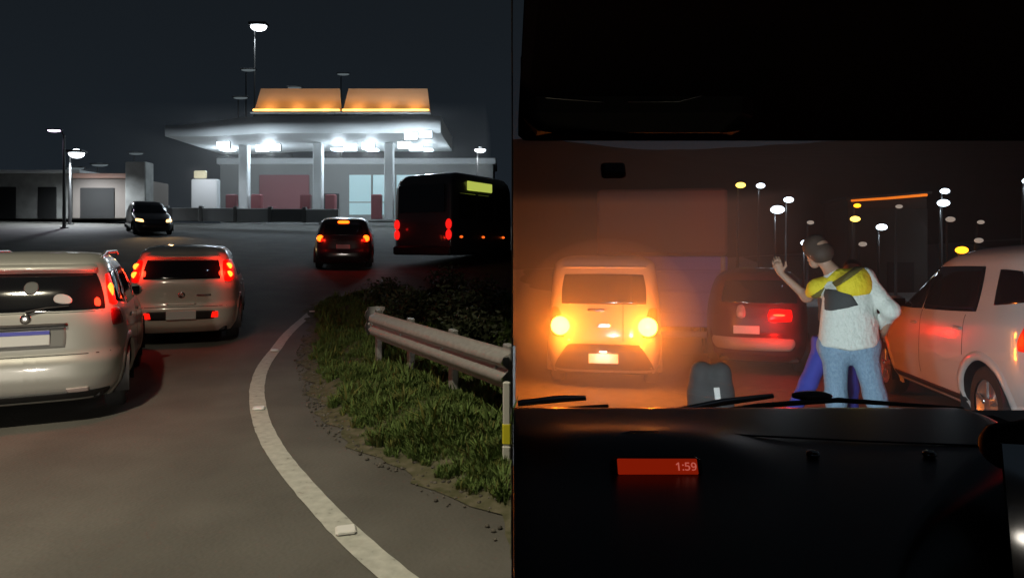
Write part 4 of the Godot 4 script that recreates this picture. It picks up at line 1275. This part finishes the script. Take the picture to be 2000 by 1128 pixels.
	smoke("exhaust_smoke", "dense exhaust smoke glowing orange behind the pale van", RenderingServer.FOG_VOLUME_SHAPE_ELLIPSOID, Vector3(2.36, 2.1, 1.6), Vector3(1.19, 0.6, -8.3), 0.16)
	smoke("exhaust_smoke_001", "wider thinner smoke glowing round the pale van", RenderingServer.FOG_VOLUME_SHAPE_BOX, Vector3(3.1, 2.8, 2.3), Vector3(1.556, 0.75, -8.15), 0.085)

func smoke(called: String, label: String, shape: int, size: Vector3, at: Vector3, density: float) -> void:
	var fv := FogVolume.new()
	fv.name = called
	fv.shape = shape
	fv.size = size
	var fm := FogMaterial.new()
	fm.density = density
	fm.albedo = Color(0.9, 0.88, 0.86)
	fv.material = fm
	add_child(fv)
	fv.position = at
	tag(fv, label, "smoke")
	fv.set_meta("kind", "stuff")

# ---------------------------------------------------------------- right: people
func right_people() -> void:
	var skin := mat("skin_tan", lin(0.36, 0.22, 0.15), 0.6)
	skin.subsurf_scatter_enabled = true
	skin.subsurf_scatter_strength = 0.1
	var p0 := Vector3(3.17, 0, -6.0)
	p0.y = right_ground(p0.x, p0.z)
	var t := thing("person", "person in yellow and white top and light jeans, forearm raised", "person", p0, -0.42)
	t.scale = Vector3.ONE * 1.05
	t.rotation.z = 0.13
	var hipL := Vector3(-0.1, 0.93, 0)
	var hipR := Vector3(0.11, 0.93, 0)
	var kneeL := Vector3(-0.15, 0.5, 0.06)
	var kneeR := Vector3(0.15, 0.5, 0.04)
	var ankL := Vector3(-0.2, 0.09, 0.0)
	var ankR := Vector3(0.2, 0.09, 0.02)
	var chest := Vector3(0.05, 1.32, 0.02)
	var neck := Vector3(-0.03, 1.56, -0.03)
	var hd := Vector3(-0.13, 1.75, -0.06)
	var shL := Vector3(-0.17, 1.44, -0.06)
	var shR := Vector3(0.2, 1.5, 0.02)
	var elL := Vector3(-0.27, 1.36, -0.22)
	var wrL := Vector3(-0.46, 1.6, -0.2)
	var elR := Vector3(0.36, 1.21, 0.1)
	var wrR := Vector3(0.3, 1.02, -0.1)
	var face := Vector3(-0.72, -0.25, -0.65).normalized()
	var limbs := [[Vector3(0, 0.95, 0), chest, 0.14, 0.15], [hipL, hipR, 0.12, 0.12], [chest, neck, 0.14, 0.06], [shL, shR, 0.075, 0.075], [neck, hd, 0.055, 0.06],
		[hipL, kneeL, 0.09, 0.062], [kneeL, ankL, 0.06, 0.042], [hipR, kneeR, 0.09, 0.062], [kneeR, ankR, 0.06, 0.042], [ankL, ankL + Vector3(-0.08, -0.04, -0.15), 0.042, 0.035], [ankR, ankR + Vector3(-0.06, -0.04, -0.16), 0.042, 0.035],
		[shL, elL, 0.056, 0.042], [elL, wrL, 0.044, 0.03], [shR, elR, 0.056, 0.042], [elR, wrR, 0.042, 0.03], [hd + Vector3(0, 0.03, 0), hd, 0.08, 0.08]]
	put(t, "body", bones_mesh(limbs, 0.016, 0.05), skin)
	put(t, "head", head_mesh(hd + Vector3(0, 0.0, 0), face), skin)
	put(t, "hair", bones_mesh([[hd + Vector3(-0.01, 0.05, -0.01), hd + Vector3(0.03, 0.0, 0.025), 0.106, 0.1], [hd + Vector3(-0.04, 0.08, -0.03), hd + Vector3(0.0, 0.09, 0.0), 0.07, 0.075]], 0.01, 0.03, [[(face - Vector3(0, 0.75, 0)).normalized(), (face - Vector3(0, 0.75, 0)).normalized().dot(hd) + 0.06]]), mat("brown_hair", lin(0.05, 0.03, 0.02), 0.75))
	put(t, "hand", bones_mesh(hand_bones(wrL, Vector3(-0.2, 0.95, 0.1).normalized(), Vector3(0.9, 0.15, 0.2).normalized(), Vector3(0, 0, -1), 0.5), 0.006, 0.01), skin)
	put(t, "hand", bones_mesh(hand_bones(wrR, Vector3(-0.4, -0.5, -0.75).normalized(), Vector3(-0.9, 0.3, 0.3).normalized(), Vector3(0.3, -0.8, 0.5).normalized(), 0.8), 0.006, 0.01), skin)
	for e in [-1.0, 1.0]:
		var sd := face.cross(Vector3.UP).normalized()
		put(t, "eye", ball(Vector3(0.012, 0.009, 0.012), 8), mat("eye_dark", lin(0.03, 0.02, 0.02), 0.2), hd + face * 0.094 + sd * (0.032 * e) + Vector3(0, 0.012, 0))
	var jeans := mat("light_jeans", Color.WHITE, 0.85)
	jeans.albedo_texture = noise_tex(0.05, lin(0.13, 0.22, 0.33), lin(0.24, 0.36, 0.46), 4, false, 12)
	jeans.uv1_triplanar = true
	put(t, "trousers", bones_mesh([[hipL + Vector3(0, 0.0, 0), hipR + Vector3(0, 0.0, 0), 0.15, 0.15], [hipL, kneeL, 0.112, 0.085], [kneeL, ankL, 0.085, 0.07], [hipR, kneeR, 0.112, 0.085], [kneeR, ankR, 0.085, 0.07]], 0.016, 0.05, [[Vector3.UP, 1.02]]), jeans)
	var shirt := mat("mint_white_shirt", Color.WHITE, 0.85)
	shirt.albedo_texture = noise_tex(0.04, lin(0.52, 0.58, 0.53), lin(0.66, 0.7, 0.65), 4, false, 14)
	shirt.uv1_triplanar = true
	for m in [jeans, shirt, mat("yellow_cloth", lin(0.66, 0.55, 0.02), 0.8)]:
		m.normal_enabled = true
		m.normal_texture = noise_tex(0.02, Color.BLACK, Color.WHITE, 3, true, 51)
		m.normal_scale = 1.6
		m.uv1_triplanar = true
		m.uv1_scale = Vector3(2.2, 1.1, 2.2)
	put(t, "shirt", bones_mesh([[Vector3(-0.05, 0.92, 0), chest + Vector3(-0.03, 0, 0), 0.19, 0.17], [Vector3(0.06, 0.92, 0), chest + Vector3(0.04, 0, 0), 0.19, 0.17], [chest, neck, 0.155, 0.07], [shL, shR, 0.08, 0.08], [shR, elR, 0.072, 0.062], [elR, wrR + Vector3(0, 0.05, 0), 0.062, 0.05]], 0.016, 0.05, [[Vector3(0.1, -1, 0), -0.9], [Vector3(-0.3, -1, 0.4), -0.84]]), shirt)
	put(t, "yellow_yoke", bones_mesh([[chest + Vector3(0.04, 0.12, 0.03), neck + Vector3(0.05, -0.06, 0.03), 0.17, 0.095], [shL + Vector3(-0.0, 0, 0), shR + Vector3(-0.04, 0, 0), 0.088, 0.092], [shL, shL.lerp(elL, 0.5), 0.066, 0.06]], 0.016, 0.05, [[Vector3(0, -1, 0), -1.36]]), mats["yellow_cloth"])
	put(t, "diagonal_band", bones_mesh([[chest + Vector3(0.04, 0.12, 0.03), neck + Vector3(0.05, -0.06, 0.03), 0.178, 0.103], [shL, shR + Vector3(-0.04, 0, 0), 0.096, 0.1]], 0.012, 0.05, [[Vector3(-0.5, 0.866, 0), 1.315], [Vector3(0.5, -0.866, 0), -1.265]]), mat("olive_band", lin(0.12, 0.1, 0.02), 0.85))
	put(t, "black_band", bones_mesh([[Vector3(0.0, 1.1, 0), chest, 0.2, 0.196], [chest, neck, 0.17, 0.08]], 0.014, 0.05, [[Vector3(0.2, 0.98, 0), 1.39], [Vector3(0.15, -0.99, 0), -1.25], [Vector3(0.9, 0.43, 0), 0.66]]), mat("dark_grey_cloth", lin(0.04, 0.045, 0.045), 0.8))
	for a in [ankL, ankR]:
		put(t, "shoe", bones_mesh([[a + Vector3(0.02, -0.045, 0.04), a + Vector3(-0.08, -0.05, -0.16), 0.05, 0.042]], 0.014, 0.02, [[Vector3(0, -1, 0), 0.0]]), mat("shoe_dark", lin(0.03, 0.03, 0.03), 0.7))
	# second person, mostly hidden behind the first
	var p1 := Vector3(3.4, 0, -6.75)
	p1.y = right_ground(p1.x, p1.z)
	var u := thing("person", "person in royal blue trousers half hidden behind the one in jeans", "person", p1, -0.4)
	var c2 := Vector3(-0.02, 1.22, -0.02)
	var n2 := Vector3(0.02, 1.44, 0.0)
	var h2 := Vector3(0.05, 1.62, 0.02)
	var hL := Vector3(-0.2, 0.9, 0)
	var hR := Vector3(0.0, 0.9, 0)
	var kL := Vector3(-0.36, 0.5, 0.08)
	var kR := Vector3(0.02, 0.48, 0.05)
	var aL := Vector3(-0.56, 0.09, 0.02)
	var aR := Vector3(0.04, 0.09, 0.0)
	var sL := Vector3(-0.18, 1.36, 0)
	var sR := Vector3(0.2, 1.36, 0)
	put(u, "body", bones_mesh([[Vector3(-0.1, 0.92, 0), c2, 0.14, 0.15], [hL, hR, 0.11, 0.11], [c2, n2, 0.14, 0.06], [sL, sR, 0.07, 0.07], [n2, h2, 0.055, 0.06], [hL, kL, 0.085, 0.06], [kL, aL, 0.058, 0.04], [hR, kR, 0.085, 0.06], [kR, aR, 0.058, 0.04], [aL, aL + Vector3(0, -0.04, 0.15), 0.04, 0.034], [aR, aR + Vector3(0, -0.04, 0.15), 0.04, 0.034], [sL, Vector3(-0.2, 1.12, 0.1), 0.052, 0.042], [Vector3(-0.2, 1.12, 0.1), Vector3(-0.05, 1.05, 0.25), 0.042, 0.03], [sR, Vector3(0.26, 1.1, 0.08), 0.052, 0.042], [Vector3(0.26, 1.1, 0.08), Vector3(0.15, 1.05, 0.24), 0.042, 0.03]], 0.018, 0.05), skin)
	put(u, "head", head_mesh(h2, Vector3(-0.2, 0, 0.98).normalized()), skin)
	put(u, "hair", bones_mesh([[h2 + Vector3(0, 0.06, -0.02), h2 + Vector3(0, 0.0, -0.05), 0.09, 0.08]], 0.012, 0.02), mat("brown_hair", lin(0.05, 0.03, 0.02), 0.75))
	put(u, "trousers", bones_mesh([[hL + Vector3(0, 0.03, 0), hR + Vector3(0, 0.03, 0), 0.13, 0.13], [hL, kL, 0.105, 0.085], [kL, aL, 0.082, 0.068], [hR, kR, 0.105, 0.08], [kR, aR, 0.08, 0.068]], 0.018, 0.05, [[Vector3.UP, 0.98]]), mat("royal_blue_cloth", lin(0.04, 0.06, 0.42), 0.8))
	put(u, "shirt", bones_mesh([[Vector3(-0.08, 0.95, 0), c2, 0.165, 0.175], [c2, n2, 0.16, 0.07], [sL, sR, 0.085, 0.085], [sL, Vector3(-0.2, 1.18, 0.07), 0.075, 0.07], [sR, Vector3(0.25, 1.16, 0.06), 0.075, 0.07]], 0.018, 0.05, [[Vector3(0, -1, 0), -0.9]]), mat("dark_shirt", lin(0.05, 0.05, 0.055), 0.85))
	for w in [[Vector3(-0.05, 1.05, 0.25), Vector3(0.9, -0.1, 0.3)], [Vector3(0.15, 1.05, 0.24), Vector3(-0.9, -0.1, 0.3)]]:
		put(u, "hand", bones_mesh(hand_bones(w[0], w[1].normalized(), Vector3.UP, Vector3(0, -0.3, -1).normalized(), 0.8), 0.007, 0.01), skin)
	for a in [aL, aR]:
		put(u, "shoe", bones_mesh([[a + Vector3(0, -0.045, -0.04), a + Vector3(0, -0.05, 0.16), 0.05, 0.042]], 0.014, 0.02), mat("shoe_dark", lin(0.03, 0.03, 0.03), 0.7))

# ---------------------------------------------------------------- right: the car the viewer sits in
func right_cabin() -> void:
	var t := thing("car_cabin", "black car dashboard with red display, wipers and mirrors at bottom right", "car interior", Vector3(0.002, 0, 0))
	var soft := mat("dash_plastic", Color.WHITE, 0.3)
	soft.albedo_texture = noise_tex(0.2, lin(0.02, 0.016, 0.015), lin(0.036, 0.028, 0.026), 3, false, 41)
	soft.uv1_triplanar = true
	soft.uv1_scale = Vector3(4, 4, 4)
	var rows := []
	for i in 61:
		var v := i / 60.0
		var z := lerpf(-1.16, -0.36, v)
		var xr := lerpf(0.83, 0.27, smoothstep(0.1, 1.0, v)) if v > 0.1 else 0.83
		var row := PackedVector3Array()
		for j in 61:
			var u := j / 60.0
			var x := u * xr
			var y := 1.285 + 0.012 * sin(v * 3.0)
			y -= 0.035 * pow(maxf(0.0, 0.12 - v) / 0.12, 2.0)
			y -= 0.09 * pow(maxf(0.0, u - 0.86) / 0.14, 2.0)
			# hood over the instruments
			var hx := (x - 0.16) / 0.13
			var hz := (z + 0.84) / 0.09
			y += 0.016 * exp(-hx * hx * hx * hx) * exp(-hz * hz)
			row.append(Vector3(x, y, z))
		rows.append(row)
	put(t, "dashboard", grid(rows), soft)
	var lip := []
	for i in 61:
		lip.append(PackedVector3Array([rows[i][60], rows[i][60] + Vector3(0.02, -0.05, 0), rows[i][60] + Vector3(0.03, -0.4, 0)]))
	put(t, "dashboard_end", grid(lip), soft)
	put(t, "dashboard_front", grid([rows[60], PackedVector3Array(Array(rows[60]).map(func(p): return p + Vector3(0, -0.3, 0.03)))]), soft)
	put(t, "hood_trim", tube([Vector3(0.085, 1.296, -0.80), Vector3(0.11, 1.307, -0.835), Vector3(0.15, 1.313, -0.85), Vector3(0.185, 1.313, -0.85)], [0.0008, 0.0014, 0.0012, 0.0006], 6), mat("chrome", lin(0.6, 0.6, 0.6), 0.2, 1.0))
	for k in 2:
		put(t, "defroster_slot", box(Vector3(0.26, 0.004, 0.014), 0.0015), mat("black_plastic", lin(0.012, 0.012, 0.013), 0.55), Vector3(0.2 + 0.34 * k, 1.2835, -1.06))
	put(t, "dash_seam", tube([Vector3(0.25, 1.2975, -0.9), Vector3(0.45, 1.298, -0.86), Vector3(0.62, 1.297, -0.84)], [0.0012, 0.0012, 0.0012], 6), mat("black_plastic", lin(0.012, 0.012, 0.013), 0.55))
	for x in [0.36, 0.5]:
		put(t, "vent_knob", ball(Vector3(0.008, 0.005, 0.008), 10), mat("chrome", lin(0.6, 0.6, 0.6), 0.2, 1.0), Vector3(x, 1.3, -0.8))
	# display
	var dp := put(t, "display", box(Vector3(0.1, 0.024, 0.02), 0.004), soft, Vector3(0.158, 1.303, -0.74), Vector3(-0.5, 0, 0.0))
	put(dp, "display_screen", box(Vector3(0.088, 0.0165, 0.002), 0.0008), glow("display_red", Color(0.62, 0.13, 0.03), 0.55), Vector3(0, 0, 0.0105))
	var tm := TextMesh.new()
	tm.text = "1:59"
	tm.font_size = 24
	tm.pixel_size = 0.0005
	tm.depth = 0.0005
	put(dp, "display_digits", tm, glow("display_digits_pink", Color(0.8, 0.4, 0.34), 0.7), Vector3(0.031, 0, 0.012))
	# cowl, wipers and bonnet in front of the windscreen
	put(t, "cowl", box(Vector3(1.25, 0.03, 0.24), 0.01), mat("cowl_black", lin(0.02, 0.018, 0.018), 0.35), Vector3(0.63, 1.18, -1.33))
	var rub := mat("wiper_black", lin(0.09, 0.085, 0.08), 0.35, 0.4)
	var chrome := mat("wiper_metal", lin(0.35, 0.34, 0.33), 0.35, 0.7)
	var w1 := put(t, "wiper", tube([Vector3(0.01, 1.236, -1.24), Vector3(0.1, 1.242, -1.25), Vector3(0.18, 1.247, -1.26)], [0.005, 0.006, 0.004], 8), rub)
	put(w1, "wiper_arm", tube([Vector3(0.01, 1.25, -1.27), Vector3(0.09, 1.256, -1.28), Vector3(0.14, 1.258, -1.28)], [0.006, 0.007, 0.005], 8), chrome)
	var w2 := put(t, "wiper", tube([Vector3(0.30, 1.232, -1.23), Vector3(0.46, 1.25, -1.25), Vector3(0.62, 1.256, -1.27), Vector3(0.86, 1.24, -1.27)], [0.004, 0.005, 0.005, 0.003], 8), rub)
	put(w2, "wiper_arm", tube([Vector3(0.31, 1.238, -1.26), Vector3(0.4, 1.252, -1.27), Vector3(0.5, 1.262, -1.28)], [0.006, 0.007, 0.005], 8), chrome)
	put(w2, "wiper_pivot", ball(Vector3(0.04, 0.009, 0.02)), rub, Vector3(0.575, 1.262, -1.28))
	put(t, "bonnet", grid([PackedVector3Array([Vector3(0.01, 1.1, -1.5), Vector3(0.65, 1.11, -1.5), Vector3(1.3, 1.1, -1.5)]), PackedVector3Array([Vector3(0.01, 1.0, -2.0), Vector3(0.65, 1.02, -2.0), Vector3(1.3, 1.0, -2.0)]), PackedVector3Array([Vector3(0.02, 0.8, -2.4), Vector3(0.65, 0.84, -2.45), Vector3(1.28, 0.8, -2.4)]), PackedVector3Array([Vector3(0.05, 0.35, -2.5), Vector3(0.65, 0.35, -2.56), Vector3(1.25, 0.35, -2.5)])]), soft)
	for x in [0.3, 1.05]:
		put(t, "head_lamp", box(Vector3(0.24, 0.13, 0.06), 0.03), glow("own_head_lamp", Color(0.95, 0.98, 1.0), 3.0), Vector3(x, 0.6, -2.56))
		spot(t, Color(0.93, 0.98, 1.0), 7.5, Vector3(x, 0.6, -2.68), Vector3(0.5, 0.02, -1), 42.0, 0.1)
	# windscreen, roof lining, mirror
	var pane := StandardMaterial3D.new()
	pane.resource_name = "windscreen_glass"
	pane.transparency = BaseMaterial3D.TRANSPARENCY_ALPHA
	pane.albedo_color = Color(0.5, 0.5, 0.5, 0.03)
	pane.roughness = 0.04
	put(t, "windscreen", grid([PackedVector3Array([Vector3(0.004, 1.235, -1.3), Vector3(1.3, 1.235, -1.3)]), PackedVector3Array([Vector3(0.004, 1.67, -0.76), Vector3(1.2, 1.67, -0.76)])]), pane)
	var lining := mat("lining_black", lin(0.012, 0.008, 0.008), 0.95)
	lining.metallic_specular = 0.0
	put(t, "roof_lining", box(Vector3(1.3, 0.03, 1.6), 0.006), lining, Vector3(0.655, 1.684, 0.04))
	var mir := put(t, "interior_mirror", box(Vector3(0.19, 0.075, 0.03), 0.014), mat("mirror_shell", lin(0.016, 0.013, 0.013), 0.75), Vector3(0.1, 1.68, -0.545))
	put(mir, "mirror_face", box(Vector3(0.165, 0.045, 0.003), 0.001), mat("mirror_silver", lin(0.5, 0.5, 0.5), 0.05, 1.0), Vector3(0, 0.012, 0.0155), Vector3(0.3, 0, 0))
	put(mir, "mirror_rim", tube([Vector3(-0.075, -0.012, 0.016), Vector3(-0.03, -0.016, 0.017)], [0.0008, 0.0008], 6), mat("chrome", lin(0.6, 0.6, 0.6), 0.2, 1.0))
	put(mir, "mirror_rim", tube([Vector3(-0.01, -0.0155, 0.017), Vector3(0.03, -0.0155, 0.017), Vector3(0.05, -0.0105, 0.016)], [0.0008, 0.001, 0.0008], 6), mat("chrome", lin(0.6, 0.6, 0.6), 0.2, 1.0))
	put(t, "toll_tag", box(Vector3(0.03, 0.022, 0.012), 0.003), mat("tag_black", lin(0.012, 0.006, 0.006), 0.6), Vector3(0.126, 1.645, -0.84), Vector3(-0.7, 0, 0))
	# door and its mirror
	put(t, "door_panel", box(Vector3(0.05, 0.5, 0.9), 0.02), mat("door_grey", lin(0.05, 0.05, 0.055), 0.6), Vector3(0.86, 1.0, -0.75), Vector3(0, 0, 0.1))
	put(t, "side_panel", box(Vector3(0.001, 1.3, 0.9), 0.0002), lining, Vector3(-0.0018, 1.05, -0.96))
	var at := Vector3(0.56, 1.295, -0.66)
	var to_eye := (Vector3(0, 1.55, 0) - at).normalized()
	var to_lamp := (Vector3(3.5, 1.4, 8.5) - at).normalized()
	var n := (to_eye + to_lamp).normalized()
	var dm := put(t, "side_mirror", bones_mesh([[Vector3(-0.05, 0.05, -0.02), Vector3(0.1, 0.045, -0.02), 0.025, 0.03], [Vector3(-0.05, -0.11, -0.02), Vector3(0.1, -0.1, -0.02), 0.025, 0.03], [Vector3(0.03, -0.09, -0.03), Vector3(0.03, 0.04, -0.03), 0.05, 0.05]], 0.008, 0.04, [[Vector3(0, 0, 1), -0.004]]), mat("mirror_shell", lin(0.016, 0.013, 0.013), 0.75))
	dm.transform = Transform3D(Basis.looking_at(-n, Vector3.UP), at)
	put(dm, "mirror_face", box(Vector3(0.155, 0.18, 0.003), 0.001), mat("mirror_silver", lin(0.5, 0.5, 0.5), 0.05, 1.0), Vector3(0.012, -0.035, 0.001))
	# the next car in the queue behind, whose lamps show in the door mirror
	var dark := paint("near_black_paint", lin(0.02, 0.016, 0.018), 0.35)
	var d := {"lv": hatch_levels(0.85, 1.5, 3.9, 0.98), "len": 3.9, "yaw": TURN, "rear": Vector3(2.3, right_ground(2.3, 12.0), 12.0), "pitch": pitch_for(TURN), "paint": dark,
		"side_glass": [[V(-0.75, 1.0), V(0.15, 1.0), V(0.1, 1.36), V(-0.3, 1.36)]],
		"rear_glass": [V(-0.62, 1.0), V(0.62, 1.0), V(0.54, 1.33), V(-0.54, 1.33)], "windscreen": [V(-0.68, 1.02), V(0.68, 1.02), V(0.56, 1.38), V(-0.56, 1.38)],
		"head_lamps": [V(0.45, 0.62), V(0.78, 0.66), V(0.74, 0.78), V(0.48, 0.76)], "head_energy": 3.0, "head_glow": 4.0}
	make_car("queueing_car", "dark car behind the viewer with white headlamps on, right street", d)
